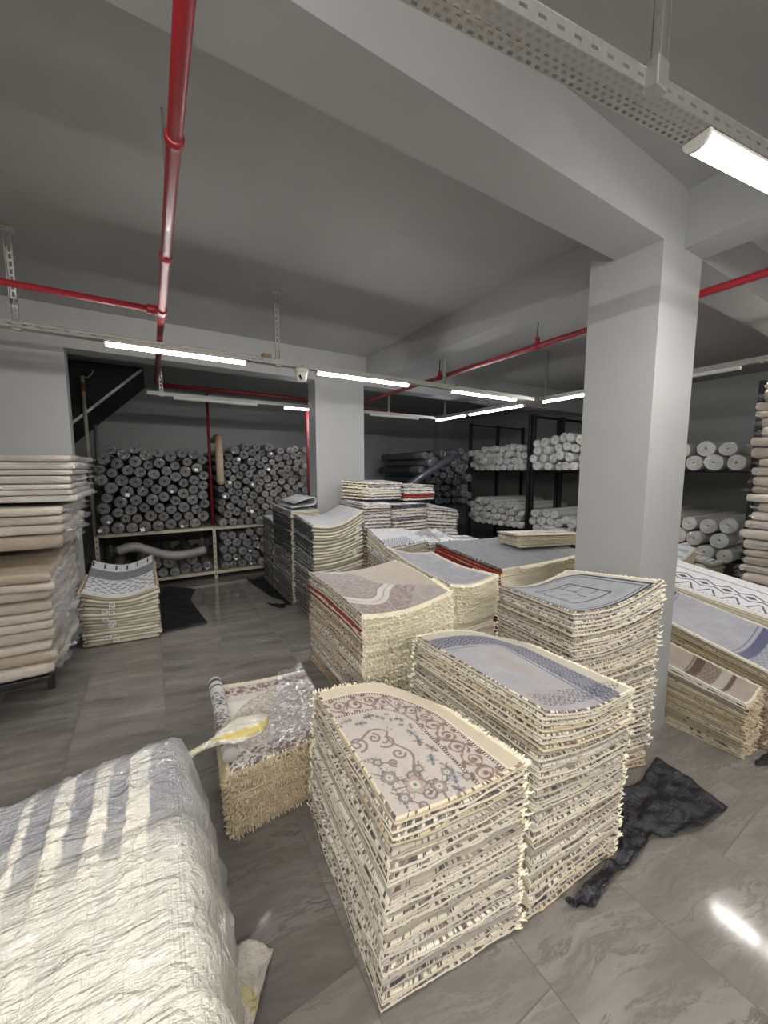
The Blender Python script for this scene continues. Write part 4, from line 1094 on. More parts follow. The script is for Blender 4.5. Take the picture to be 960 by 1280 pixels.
build_pile(A2, 22, lab('drab beige folded rug', 'lilac barred top past the pillar', 'folded lilac-grey rug with navy bars, topping the middle pile past the pillar'), 'folded rugs in the lilac-topped pile',
           ['edgedull']*4, pat_bluebar, 150, seed=36, nvis=11, jitter=(.008, .015, .006), special={1: {'edge': 'foldpale'}})
A3 = Pile([(3.44, .62), (3.88, .62), (3.88, 1.58), (3.43, 1.58)], None, [.655, .74, .90, .80], sag=lambda u, v: -.02*np.sin(PI*np.clip(u, 0, 1)))
build_pile(A3, 22, lab('pale folded rug', 'black diamond top', 'folded white rug with black diamond row, topping the back pile past the pillar'), 'folded rugs in the diamond-topped pile',
           ['foldpale']*4, pat_diamond, 170, seed=37, nvis=3, jitter=(.006, .012, .006))
A4 = Pile(rect(4.05, 4.72, 1.66, 2.15), None, [.92, .88, .94, .98], sag=lambda u, v: -.12*np.sin(PI*np.clip(u, 0, 1)))
build_pile(A4, 17, lab('thick rug folded cream side out', 'blue-striped sagging top', 'rug with soft blue stripes, topping the sagging cream pile past the pillar'), 'sagging cream folded rugs',
           ['foldpale']*4, pat_bluestripe, 60, seed=38, nvis=6, prof=FAT, jitter=(.01, .01, .006), tags={3: [(0, .4, .05)]})
A5 = Pile([(4.78, 1.62), (5.28, 1.60), (5.30, 2.05), (4.80, 2.1)], None, [.76, .68, .72, .80], sag=lambda u, v: -.05*np.sin(PI*np.clip(u, 0, 1)))
build_pile(A5, 14, lab('thick rug folded cream side out', 'blue geometric top', 'white rug with blue geometric marks, topping the small pile by the wrapped tower'), 'small cream pile by the wrapped tower',
           ['foldpale']*4, pat_geo, 60, seed=39, nvis=4, prof=FAT, fringe=(1,), fringe_mat='fringewhite')

if STUFF['n']:
    b = MB(); b.v = np.vstack(STUFF['v']).tolist(); b.f = STUFF['f']; b.m = STUFF['m']
    o = obj('folded_rugs_below', b, [M[x] for x in STUFF['mats']], smooth=True, uv=STUFF['uv'])
    tag(o, 'folded rugs low down in the piles, hidden by the piles in front of them', 'rug', None, 'stuff')

# ------------------------------------------------------------------ rugs in plastic sleeves
def ruff(pile, w0, w1, sd, seed, parent, out=(.03, .11), cells=16, span=(0, 1), mat='film'):
    """crumpled plastic standing off one side of a wrapped rug"""
    rr = np.random.RandomState(seed); k = cells
    p = np.linspace(span[0], span[1], k+1); one = np.ones(k+1)
    rows = []
    amp = rr.rand(k+1)
    for lvl in range(5):
        t = lvl/4; o_ = -.02+(out[0]+(out[1]-out[0])*amp)*t; z = .5+(rr.rand(k+1)-.5)*(.3+.6*t)*(1 if lvl else .4)
        pp = p+rr.randn(k+1)*.012*t
        u, v = {0: (pp, -o_/pile.D), 1: (one+o_/pile.W, pp), 2: (pp, one+o_/pile.D), 3: (-o_/pile.W, pp)}[sd]
        rows.append(pile.pos(u, v, w0+(w1-w0)*np.clip(z, .04, .96)))
    V = np.vstack(rows); F = [(l*(k+1)+i, l*(k+1)+i+1, (l+1)*(k+1)+i+1, (l+1)*(k+1)+i) for l in range(4) for i in range(k)]
    b = MB(); b.v = V.tolist(); b.f = F
    o = obj('plastic_sleeve_end', b, M[mat], parent); o['label'] = 'crumpled clear plastic sleeve end'
BAG = [(.50, 0.), (.20, .03), (.05, .14), (0, .38), (.0, .62), (.05, .86), (.20, .97), (.50, 1.)]
def wrapped(pile, n, labels, group, mat, seed, ends, top=None, wob=.012, **kw):
    rr = np.random.RandomState(seed)
    out = build_pile(pile, n, labels, group, [mat]*4, None, 30, seed=seed, prof=BAG, ngrid=18, jitter=kw.get('jitter', (.03, .03, .01)), wob=wob, vary=.3, name='wrapped_rug', cat='wrapped rug', gap=.04, capmat=mat)
    r2 = np.random.RandomState(seed*101+7); th = 1+.3*(r2.rand(n)-.5)*2; th = np.concatenate([[0], np.cumsum(th)]); th /= th[-1]
    for i, o in enumerate(out):
        for e_ in ends: ruff(pile, th[i]+(th[i+1]-th[i])*.12, th[i+1]-(th[i+1]-th[i])*.12, e_[0], seed*50+i, o, e_[1], e_[2], *(e_[3:] or ((0, 1),)))
    return out
tb = thing('low_table', (-1.3, 3.9, 0), 'low black steel table carrying the wrapped rugs by the grey partition', 'table')
b = MB(); b.box(-2.2, -.67, 3.33, 4.55, .215, .25, 0, .004); obj('table_top', b, M['blacksteel'], tb)
for x in (-2.1, -.73):
    for y in (3.69, 4.4):
        b = MB(); b.box(x-.02, x+.02, y-.02, y+.02, 0, .2145, 0, .003); obj('leg', b, M['blacksteel'], tb)
wv = lambda s, a: (lambda u, v: a*np.sin(u*9+s)*.6+a*np.cos(v*7+s*2)*.5)
def wl(where):
    return lambda k, n: '%s rug in clear plastic, %s from the top of the %s by the partition' % (['beige', 'pale', 'tan'][k % 3] if True else '', ordinal(k), where)
P1 = Pile(rect(-2.15, -.63, 3.36, 4.5), None, [.98, .97, 1.05, 1.06], base=.252, sag=wv(1, .012))
wrapped(P1, 10, lambda k, n: 'tan plastic-wrapped rug, %s down in the lower bundle on the low table' % ordinal(k), 'wrapped rugs on the low table', 'bagrug', 51, [(1, (.03, .10), 13, (0, .76))], jitter=(.02, .02, .006))
P2 = Pile(rect(-2.1, -.56, 3.55, 4.55), None, [1.40, 1.39, 1.40, 1.42], baseh=[1.095, 1.085, 1.11, 1.12], sag=wv(3, .008))
wrapped(P2, 4, lambda k, n: 'beige plastic-wrapped rug, %s down in the middle bundle on the low table' % ordinal(k), 'wrapped rugs on the low table', 'bagrug', 52, [(1, (.03, .11), 16)], jitter=(.02, .02, .006))
P3 = Pile(rect(-2.1, -.50, 3.66, 4.6), None, [1.775, 1.76, 1.77, 1.78], baseh=[1.425, 1.415, 1.425, 1.44], sag=wv(5, .008))
wrapped(P3, 7, lambda k, n: 'pale plastic-wrapped rug, %s down in the topmost bundle on the low table' % ordinal(k), 'wrapped rugs on the low table', 'bagrugpale', 53, [(1, (.03, .09), 14)], jitter=(.03, .03, .006))
b = MB(); b.box(4.40, 5.1, .25, 1.28, 0, .03); 
for y in (.28, .72, 1.16): b.box(4.42, 5.08, y, y+.09, .03, .12)
for k in range(5): b.box(4.40+.142*k, 4.40+.142*k+.11, .25, 1.28, .12, .14)
o = obj('pallet', b, M['pallet']); tag(o, 'wooden pallet under the tall tower of wrapped rugs', 'pallet')
P4 = Pile(rect(4.43, 5.05, .28, 1.24), [(4.45, .30), (5.07, .30), (5.07, 1.20), (4.45, 1.20)], [2.37, 2.37, 2.38, 2.38], base=.142, sag=wv(2, .02))
wrapped(P4, 29, lambda k, n: 'pale rug in spiky clear plastic, %s down in the tall tower' % ordinal(k), 'wrapped rugs in the tall tower', 'bagrug', 54, [(2, (.015, .10), 7), (3, (.005, .03), 14)], jitter=(.03, .05, .03))
# ------------------------------------------------------------------ rolled rugs
def roll_mesh(R_, L, seed, n=18):
    """rolled rug lying along +y from its front end at the origin: tube, spiral end with ridges, open core"""
    rr = np.random.RandomState(seed); b = MB(); vs = []; fs = []
    rings = []
    wob = 1+.035*np.sin(np.arange(n)*2*PI/n*2+seed)+.02*rr.randn(n)
    wob = wob/wob.max()
    # inner core wall, end face ridges, outside, back face
    prof = [(.12, .06), (.12, .012), (.2, .004)]
    for k in range(6):
        f0 = .2+.76*k/6; prof += [(f0+.02, .0), (f0+.09, .0), (f0+.115, .008)]
    prof += [(.985, .004), (1., .02)]
    prof += [(1., y) for y in np.linspace(.1, L-.02, 6)]+[(.96, L), (.12, L), (.12, L-.05)]
    for i, (f, y) in enumerate(prof):
        w_ = wob if f > .5 else np.ones(n)
        if .1 <= y < L-.1 and f == 1.: w_ = wob*(1-.03*rr.rand())
        for j in range(n):
            a = 2*PI*j/n; yy = y+(.006*math.sin(a+seed) if y < .09 else 0)
            vs.append((R_*f*w_[j]*math.cos(a), yy, R_*f*w_[j]*math.sin(a)))
    for i in range(len(prof)-1):
        for j in range(n): fs.append((i*n+j, i*n+n+j, i*n+n+(j+1) % n, i*n+(j+1) % n))
    me = bpy.data.meshes.new('rolled_rug'); me.from_pydata(vs, [], fs); me.polygons.foreach_set('use_smooth', [True]*len(fs)); me.update()
    return me
def sleeve_mesh(R_, seed, n=12, open_=True):
    """clear sleeve over the front of a roll, gathered and crumpled past the end"""
    rr = np.random.RandomState(seed); vs = []; fs = []
    kind = seed % 3
    prof = [(1.0, .34), (1.005, .12), (1.01, .02), (1.0, -.004)]
    prof += [[(.90, -.035), (.80, -.07), (.70, -.095)], [(.80, -.02), (.52, -.03), (.26, -.045)], [(.72, -.025), (.40, -.06), (.46, -.105)]][kind]
    for i, (f, y) in enumerate(prof):
        for j in range(n):
            a = 2*PI*j/n; k = 0 if i < 3 else (i-2)
            g = max(.08, min(f*(1+.09*k*rr.randn()*.6), 1.02))
            vs.append((R_*g*math.cos(a), y+.010*k*rr.randn()*.7, R_*g*math.sin(a)))
    for i in range(len(prof)-1):
        for j in range(n): fs.append((i*n+j, i*n+n+j, i*n+n+(j+1) % n, i*n+(j+1) % n))
    me = bpy.data.meshes.new('plastic_sleeve'); me.from_pydata(vs, [], fs); me.update()
    return me
for q_, c_ in (('rollgrey', (.24, .225, .215)), ('rollwhite', (.68, .65, .60)), ('rolldark', (.045, .047, .055))):
    M[q_+'mass'] = simple(q_+'_pile_wrap', c_, .5, var=.35, scale=9, coat=.5)
_protos = {}
def protos(R_, L, mat, k=4):
    key = (R_, L, mat)
    if key not in _protos:
        lst = []
        for s in range(k):
            a = roll_mesh(R_*.97, L, s+int(R_*1000)); a.materials.append(M[mat]); c = sleeve_mesh(R_*.985, s*3+1); c.materials.append(M['filmthick' if mat == 'rollwhite' else 'sleeve']); lst.append((a, c))
        _protos[key] = lst
    return _protos[key]
RR = random.Random(77)
def roll(R_, L, mat, loc, rz, label, group, tone=None, tilt=(0, 0), sc=1.):
    a, c = RR.choice(protos(R_, L, mat))
    o = bpy.data.objects.new('rolled_rug', a); COL.objects.link(o); o.location = loc
    o.rotation_euler = (tilt[0], tilt[1], rz); o.scale = (sc, 1, sc)
    w = bpy.data.objects.new('plastic_sleeve', c); COL.objects.link(w); w.parent = o
    t = tone or (RR.random(), (RR.random() < .14)*RR.random(), RR.random(), 1)
    o.color = t
    if mat == 'rollgrey' and RR.random() < .13:
        b = MB(); a_ = RR.uniform(0, 6.28); cx_, cz_ = R_*.5*math.cos(a_), R_*.5*math.sin(a_); w_ = RR.uniform(.016, .026)
        b.box(cx_-w_, cx_+w_, -.104, -.102, cz_-w_, cz_+w_, 0, .0006, Matrix.Rotation(RR.uniform(-.5, .5), 4, 'Y'))
        tg_ = obj('label_tag', b, M['tag'], None, origin=(0, 0, 0)); tg_.parent = o; tg_['label'] = 'white paper label'
    return tag(o, label, 'rolled rug', group)
CANDS = []
def pack(R_, L, mat, a0, a1, z0, z1, axis, front, label, group, var=.14, pull=.07, tone=None, sub=True):
    """rolls dropped into a bay one after another, each settling in the lowest hollow it finds"""
    placed = []
    base = R_
    while True:
        r = base*(1-var*RR.random()); best = None
        for k in range(70):
            a = a0+r+(a1-a0-2*r)*((k+RR.random()*.8)/70)
            z = z0+r
            for (b_, zb, rb) in placed:
                d = abs(a-b_)
                if d < r+rb: z = max(z, zb+math.sqrt((r+rb)**2-d*d))
            if best is None or z < best[1]: best = (a, z)
        if best[1]+r*.4 > z1: break
        placed.append((best[0], best[1], r+.0012))
    rows = {}
    for p in placed: rows.setdefault(int((p[1]-z0)/(1.9*R_)), []).append(p)
    for k_, ps in rows.items():
        ps.sort(key=(lambda p: p[0]) if axis == 'y' else (lambda p: -p[0]))
        for c, (a, z, r) in enumerate(ps):
            loc = (a, front+RR.uniform(-pull, pull), z) if axis == 'y' else (front+RR.uniform(-pull, pull), a, z)
            t = tone(a, z) if tone else None
            CANDS.append((R_, L, mat, loc, 0 if axis == 'y' else -PI/2, label(k_+1, c+1), group, t, (r-.0012)/R_))
HIDE = [(716, 860, 0, 800), (326, 460, 596, 800), (437, 578, 594, 700), (92, 205, 690, 820), (0, 106, 560, 850), (570, 722, 664, 800), (928, 1000, 0, 1280), (386, 456, 0, 620)]
def project(p):
    la = math.cos(az_)*p[0]-math.sin(az_)*p[1]; fw_ = math.sin(az_)*p[0]+math.cos(az_)*p[1]; dz = p[2]-1.65
    d = fw_*math.cos(tl_)-dz*math.sin(tl_); u = fw_*math.sin(tl_)+dz*math.cos(tl_)
    return 480+482*la/d, 640-482*u/d, d
az_, tl_ = math.radians(31.1), math.atan(52/482)
def settle(limit):
    """the rolls that show largest become things of their own, the others one mass"""
    sc_ = []
    for c in CANDS:
        x, y, d = project(c[3]); hid = any(a < x < b and e < y < f for a, b, e, f in HIDE) or x > 960
        sc_.append(-1 if hid else c[0]*c[8]/d)
    order = sorted(range(len(CANDS)), key=lambda i: -sc_[i]); keep = {i for i in order[:limit] if sc_[i] > 0}
    b = MB(); mats = []
    for i, c in enumerate(CANDS):
        if i in keep: roll(*c[:8], sc=c[8]); continue
        a, _ = RR.choice(protos(c[0], c[1], c[2])); T = Matrix.Translation(c[3])@Matrix.Rotation(c[4], 4, 'Z')@Matrix.Diagonal((c[8], 1, c[8], 1))
        if c[2] not in mats: mats.append(c[2])
        b.add([v.co for v in a.vertices], [tuple(p.vertices) for p in a.polygons], mats.index(c[2]), T)
    if b.v:
        o = obj('rolled_rugs_behind', b, [M[x+'mass'] for x in mats], smooth=True); o.color = (.5, .1, 0, 1)
        tag(o, 'rolled rugs low in the racks or hidden behind the pillar and the piles', 'rolled rug', None, 'stuff')
    print('rolls', len(CANDS), 'kept', len(keep))

def rack(name, label, xs, ys, ztop, shelves, mat, bars=(), t=.022, lip=.045):
    root = thing(name, ((xs[0]+xs[-1])/2, (ys[0]+ys[-1])/2, 0), label, 'storage rack')
    for x in xs:
        for y in ys:
            b = MB(); b.box(x-t, x+t, y-t, y+t, 0, ztop, 0, .003)
            # punched slots down the faces
            for k in range(int(ztop/.08)):
                z = .05+k*.08
                b.box(x-.006, x+.006, y-t-.0015, y-t-.0005, z, z+.03, 1)
            obj('post', b, [M[mat], M['blacksteel']], root)
    for z in shelves:
        b = MB(); b.box(xs[0]+t+.001, xs[-1]-t-.001, ys[0]-t*.5, ys[-1]+t*.5, z-.02, z-.001, 0, .002)
        b.box(xs[0]+t+.001, xs[-1]-t-.001, ys[0]-t*.9, ys[0]-t*.5-.0005, z-lip, z-.001, 0, .001)
        obj('shelf', b, M[mat], root)
    for (p, q) in bars:
        b = MB(); b.tube([p, q], .014, 4); obj('cross_bar', b, M[mat], root)
    return root

# roll rack in the recess: pale posts, two shelves
rack('steel_rack', 'pale slotted steel rack in the recess, loaded with grey rug rolls', [-.66, .78, 2.3], [6.29, 8.1], .80, [.12, .80], 'post')
pack(.080, 1.75, 'rollgrey', -.635, .74, .802, 1.98, 'y', 6.25,
     lambda r, c: 'grey wrapped roll, %s layer up, %s from the stairs, upper pale shelf' % (ordinal(r), ordinal(c)), 'thick rolls on the upper shelf of the pale rack', var=.24,
     tone=lambda a, z: (RR.uniform(.1, .85), .55*(z < 1.05 and RR.random() < .5), RR.random(), 1))
pack(.066, 1.75, 'rollgrey', .84, 2.27, .802, 2.04, 'y', 6.25,
     lambda r, c: 'thin wrapped roll, %s layer up, %s from the red upright, upper pale shelf' % (ordinal(r), ordinal(c)), 'thin rolls on the upper shelf of the pale rack', var=.26,
     tone=lambda a, z: (RR.uniform(.2, 1)*(.75+.25*(a > 1.7)), .8*(a > 1.75 or z < 1.1)*RR.random(), RR.random(), 1))
pack(.080, 1.7, 'rollgrey', -.63, .74, .122, .38, 'y', 6.27, lambda r, c: 'grey roll, %s layer up, %s from the stairs, lower pale shelf' % (ordinal(r), ordinal(c)), 'thick rolls on the lower shelf of the pale rack', var=.2, tone=lambda a, z: (RR.uniform(.2, .8), 0, 0, 1))
pack(.070, 1.7, 'rollgrey', .85, 2.25, .122, .72, 'y', 6.27, lambda r, c: 'grey roll, %s layer up, %s from the middle post, lower pale shelf' % (ordinal(r), ordinal(c)), 'rolls on the lower shelf past the middle post', var=.2, tone=lambda a, z: (RR.uniform(.2, .8), 0, 0, 1))
# bent rolls: one drooping over the front by the red upright, one lying along the lower shelf
def bent(pts, r, mat, label, tone, flat=1.):
    P_ = [Vector(p) for p in pts]; Q = []
    for i in range(len(P_)-1):
        a = P_[max(0, i-1)]; b_, c = P_[i], P_[i+1]; d = P_[min(len(P_)-1, i+2)]
        for k in range(6):
            t = k/6; Q.append(.5*((2*b_)+(c-a)*t+(2*a-5*b_+4*c-d)*t*t+(3*b_-a-3*c+d)*t**3))
    Q.append(P_[-1]); n_ = len(Q)
    rad = [r*(1+.012*math.sin(i*1.9)) for i in range(n_)]
    rad[0] *= .93; rad[-1] *= .93
    b = MB(); b.tube(Q, rad, 14, cap=True)
    # rolled ends: ridged spiral set into both ends
    for e, nxt in ((0, 1), (-1, -2)):
        d = (Q[e]-Q[nxt]).normalized()
        for f in (.8, .55, .3): b.tube([Q[e]+d*.001, Q[e]+d*.008], r*f, 12)
    o = obj('rolled_rug', b, M[mat], None, True, origin=tuple(Q[0])); o.color = tone
    return tag(o, label, 'rolled rug')
bent([(.96, 7.3, 2.16), (.93, 6.6, 2.17), (.89, 6.2, 2.10), (.865, 6.03, 1.92), (.86, 5.98, 1.68), (.865, 6.0, 1.46)], .05, 'cardboard', 'long tan roll drooping over the front of the rack beside the red upright', (.5, .2, 0, 1))
bent([(-.42, 6.03, .60), (-.24, 6.03, .64), (-.05, 6.03, .56), (.18, 6.03, .475), (.42, 6.03, .475), (.62, 6.04, .51)], .062, 'rollgreymass', 'grey roll sagging sideways across the front of the lower rack shelf', (.75, 0, 0, 1))

# black racks along the side wall with white rolls
bars = []
for y in (6.55, 4.95, 4.86, 3.30, 3.21, 1.70): bars += [((6.24, y, 2.66), (7.98, y, 2.66))]
rk = []
for k, (y0, y1, d) in enumerate(((4.95, 6.55, 'last'), (3.30, 4.86, 'middle'), (1.70, 3.21, 'first'))):
    rack('steel_rack', '%s of the black steel racks with white rolls, counted from the wrapped tower' % d, [6.24, 7.1, 7.98], [y0, y1], 2.70, [.50, 1.64], 'blacksteel',
         [((6.24, y0, 2.66), (7.98, y0, 2.66)), ((6.24, y1, 2.66), (7.98, y1, 2.66))], t=.028)
wt = lambda a, z: (RR.uniform(.2, 1), 0, RR.random(), 1)
def wlab(where): return lambda r, c: 'white wrapped roll, %s layer up, %s along, %s black rack' % (ordinal(r), ordinal(c), where)
for (y0, y1, d, R_, up, lo, zu, zl) in ((4.98, 6.52, 'last', .077, 6.17, 6.15, 2.14, 1.06), (3.33, 4.83, 'middle', .09, 6.12, 6.08, 2.28, .92), (1.73, 3.18, 'first', .108, 6.10, 6.04, 2.06, 1.06)):
    pack(R_, 1.6, 'rollwhite', y0, y1, 1.642, zu, 'x', up, wlab('upper shelf of the '+d), 'white rolls on the upper shelf of the %s black rack' % d, var=.14, tone=wt)
    pack(R_*.98, 1.6, 'rollwhite', y0, y1, .502, zl, 'x', lo, wlab('lower shelf of the '+d), 'white rolls on the lower shelf of the %s black rack' % d, var=.14, tone=wt)
# banded roll sticking out of the far rack's upper shelf
def banded(p0, p1, r, label, bands):
    p0, p1 = Vector(p0), Vector(p1); d = p1-p0; L = d.length; d /= L
    b = MB(); b.tube([p0, p0+d*.01, p0+d*(L-.01), p1], [r*.95, r, r, r*.95], 16)
    for f in (.75, .5, .25): b.tube([p0-d*.006, p0], r*f, 14)
    o = obj('rolled_rug', b, M['rollwhite'], None, True, origin=tuple(p0)); o.color = (.8, 0, 0, 1); tag(o, label, 'rolled rug')
    for (t0, t1) in bands:
        b = MB(); b.tube([p0+d*t0, p0+d*t1], r*1.012, 16); obj('black_band', b, M['rollband'], o, True)
    return o
banded((5.97, 6.69, 1.74), (7.5, 6.69, 1.74), .085, 'white roll with black bands, poking out at the far end of the black racks', [(.07, .11), (.25, .29), (.40, .43)])
for k, (x, y, rz) in enumerate(((5.03, 5.75, -PI/2), (5.0, 4.3, -PI/2))):
    roll(.09, 1.55, 'rollgrey', (x-.42, y, .091), rz, ['brownish roll lying on the floor below the last black rack', 'brownish roll lying on the floor below the middle black rack'][k], None, (.5, .9, 0, 1))
# dark rolls at the back
rack('steel_rack', 'black rack of dark rug rolls at the back, past the flat column', [4.52, 5.95], [6.3, 7.9], .9, [.12, .93], 'blacksteel')
pack(.088, 1.6, 'rolldark', 4.58, 5.88, .94, 2.08, 'y', 6.16, lambda r, c: 'dark wrapped roll, %s layer up, %s from the column side, dark back rack' % (ordinal(r), ordinal(c)), 'dark rolls on the back rack', var=.2, pull=.1,
     tone=lambda a, z: (RR.uniform(0, 1), 0, 0, 1))
settle(288)
bent([(3.95, 5.80, 1.34), (4.4, 5.80, 1.57), (4.8, 5.80, 1.78), (5.1, 5.80, 1.92)], .072, 'rolldarkmass', 'dark roll leaning aslant against the dark rolls at the back', (.3, 0, 0, 1))
# ------------------------------------------------------------------ the white plastic bundle in front
BG = Pile([(-1.35, .30), (.115, .34), (.15, 1.52), (-1.30, 1.44)], [(-1.35, .28), (.10, .32), (.07, 1.685), (-1.30, 1.53)], [.56, .50, .665, .575])
BP = [(.10, 0.), (.0, .05), (-.02, .2), (-.03, .45), (0, .66), (.02, .8), (.05, .9), (.11, .97), (.20, 1.)]
V, F, MI, UV, ng_ = rug_layer(BG, 0.004, 1, 150, (0, 0, 0), BP, [0]*4, wob=.0008, seed=5)
x, y, z = V.T.copy()
# stripe edges fan out a little across the top; raised and sunken bands
cuts = [-.90, -.83, -.76, -.68, -.60, -.53, -.441, -.378, -.357, -.30, -.258, -.205, -.160, -.112, -.05]
xs_ = x+.04*(1.6-y)
band = np.searchsorted(np.array(cuts), xs_+.0025*np.sin(y*31)); white = (band % 2 == 0)
edge = np.min(np.abs(xs_[:, None]-np.array(cuts)[None, :]), 1)
ontop = np.clip((z-.42)/.1, 0, 1)
z2 = z+ontop*(np.where(white, .0012, -.0012)*np.clip(edge/.006, 0, 1)*np.clip((y-.7)/.5, .1, 1)
              + (fnoise(x, y, 4.5, 3)-.5)*.022
              + white*(1-np.abs(np.sin((y+fnoise(x, y, 12, 4)*.16)*95)))*.0085*np.clip((y-.8)/.3, 0, 1)
              + (1-np.abs(np.sin((x*.35+y*1.2+fnoise(x, y, 4, 7)*.6)*22)))*.009
              + (np.abs(fnoise(x*.5, y*2.4, 9, 8)-.5)*-.03))
z2 += -ontop*.028*np.exp(-((y-1.32-.06*np.sin(x*5))/.05)**2)          # film gathered where the clear sheet starts
# right-hand side: long drooping folds
sd_ = np.clip((x-.0)/.1, 0, 1)*(1-ontop*.6)
x2 = x+sd_*(.012*np.sin(y*38+z*9)+(fnoise(y, z, 7, 2)-.5)*.045)
V2 = np.column_stack([x2, y, np.maximum(z2, .002)])
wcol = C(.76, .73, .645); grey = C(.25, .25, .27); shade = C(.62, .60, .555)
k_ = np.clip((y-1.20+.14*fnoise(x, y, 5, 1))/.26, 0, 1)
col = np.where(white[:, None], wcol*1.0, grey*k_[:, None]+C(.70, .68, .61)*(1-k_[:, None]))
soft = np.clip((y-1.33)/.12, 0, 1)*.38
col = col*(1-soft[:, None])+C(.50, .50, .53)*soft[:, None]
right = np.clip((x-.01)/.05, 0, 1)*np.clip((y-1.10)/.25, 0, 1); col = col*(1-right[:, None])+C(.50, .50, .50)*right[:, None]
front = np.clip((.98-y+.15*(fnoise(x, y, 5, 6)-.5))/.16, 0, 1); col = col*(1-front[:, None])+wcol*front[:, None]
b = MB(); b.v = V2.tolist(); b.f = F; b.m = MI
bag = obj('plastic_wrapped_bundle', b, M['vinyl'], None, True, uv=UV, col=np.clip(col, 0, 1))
tag(bag, 'large white plastic-wrapped bundle with grey stripes and a yellow twisted end', 'wrapped bundle')
# twisted yellow and white end of the wrapping, thrown over the low pile
def leafbag(name, pts, wid, thick, cols, parent, nseg=40, n=26, seed=3, crumple=.012):
    P_ = [Vector(p) for p in pts]; Q = []; W_ = []; T_ = []
    for i in range(len(P_)-1):
        a = P_[max(0, i-1)]; b_, c = P_[i], P_[i+1]; d = P_[min(len(P_)-1, i+2)]
        for k in range(nseg//(len(P_)-1)):
            t = k/(nseg//(len(P_)-1)); Q.append(.5*((2*b_)+(c-a)*t+(2*a-5*b_+4*c-d)*t*t+(3*b_-a-3*c+d)*t**3)); W_.append(wid[i]*(1-t)+wid[i+1]*t); T_.append(thick[i]*(1-t)+thick[i+1]*t)
    Q.append(P_[-1]); W_.append(wid[-1]); T_.append(thick[-1])
    vs = []; cl = []
    for i, q in enumerate(Q):
        d = (Q[min(i+1, len(Q)-1)]-Q[max(i-1, 0)]).normalized(); s = d.cross(Vector((0, 0, 1))).normalized(); u = s.cross(d)
        for j in range(n):
            a = 2*PI*j/n; nz = (fnoise(np.array([a*1.3+10]), np.array([i*.16]), 2.2, seed)[0]-.5)*crumple*min(1, W_[i]/.03)*2
            r1 = W_[i]+nz; r2 = T_[i]+nz*.8
            vs.append(q+s*math.cos(a)*r1+u*math.sin(a)*r2)
            cl.append(cols(i/len(Q), a))
    fs = []
    for i in range(len(Q)-1):
        for j in range(n): fs.append((i*n+j, i*n+(j+1) % n, i*n+n+(j+1) % n, i*n+n+j))
    fs += [tuple(range(n-1, -1, -1)), tuple((len(Q)-1)*n+j for j in range(n))]
    b = MB(); b.add(vs, fs)
    return obj(name, b, M['vinyl'], parent, True, col=np.array(cl))
yw = C(.72, .55, .10); wh_ = C(.78, .75, .66)
def ycol(t, a):
    s = math.sin(a-1.0+t*1.4); m = max(0., min(1., (abs(s-.45) < .33)*1.0))*(t > .30)
    return tuple(wh_*(1-m*.85)+yw*m*.85) if t > .22 else tuple(C(.74, .70, .52))
e = leafbag('twisted_end', [(.065, 1.60, .53), (.11, 1.645, .515), (.18, 1.70, .49), (.255, 1.74, .468), (.34, 1.785, .455), (.415, 1.83, .445)], [.015, .012, .022, .075, .082, .028], [.012, .010, .014, .034, .036, .012], ycol, bag)
e['label'] = 'white and yellow twisted end of the wrapping'
def ycol2(t, a): 
    m = 1.0 if abs(math.sin(a*1.0+.5)-.3) < .22 else 0.; return tuple(C(.66, .62, .55)*(1-m*.5)+yw*.7*m*.5)
def crumple_sheet(name, A, B, mat, z0, amp, label, cat, n=46, m=22, seed=1, parent=None, th=.002, zfun=None):
    """crumpled sheet between two polylines A and B (x, y); has a thickness"""
    def samp(P, t):
        P = np.array(P, float); k = t*(len(P)-1); i = np.minimum(k.astype(int), len(P)-2); f = (k-i)[:, None]
        return P[i]*(1-f)+P[i+1]*f
    t = np.linspace(0, 1, n+1); a, c = samp(A, t), samp(B, t)
    s = np.linspace(0, 1, m+1)
    XY = (a[None]*(1-s)[:, None, None]+c[None]*s[:, None, None]).reshape(-1, 2)
    X_, Y_ = XY.T
    h = np.abs(fnoise(X_, Y_, 7, seed)-.5)*2*amp+np.abs(vnoise(X_, Y_, 19, seed+2)-.5)*amp*.7+np.abs(vnoise(X_, Y_, 45, seed+5)-.5)*amp*.3
    Z_ = z0+h+(zfun(X_, Y_) if zfun is not None else 0)
    nv = len(X_); vs = np.vstack([np.column_stack([X_, Y_, Z_+th]), np.column_stack([X_, Y_, Z_])]).tolist()
    fs = []; w = n+1
    for r in range(m):
        for cc in range(n):
            q = (r*w+cc, r*w+cc+1, r*w+w+cc+1, r*w+w+cc); fs += [q, tuple(nv+i for i in q[::-1])]
    rim = list(range(n+1))+[r*w+n for r in range(1, m+1)]+[m*w+cc for cc in range(n-1, -1, -1)]+[r*w for r in range(m-1, 0, -1)]
    for i in range(len(rim)):
        p, q = rim[i], rim[(i+1) % len(rim)]; fs.append((q, p, p+nv, q+nv))
    b = MB(); b.v = vs; b.f = fs
    o = obj(name, b, M[mat], parent, True)
    if label: tag(o, label, cat)
    return o
V_ = None
e = crumple_sheet('loose_corner', [(.075, 1.26), (.12, 1.29), (.17, 1.255), (.24, 1.22), (.275, 1.19)], [(.065, .92), (.10, .95), (.14, .99), (.19, 1.06), (.255, 1.165)], 'vinyl', .003, .05, None, None, n=40, m=24, seed=12, parent=bag,
                  zfun=lambda X_, Y_: .16*np.clip((.16-X_)/.09, 0, 1)**1.3)
me_ = e.data; a_ = me_.color_attributes.new('pattern', 'FLOAT_COLOR', 'POINT'); cc_ = np.ones((len(me_.vertices), 4), dtype=np.float32)
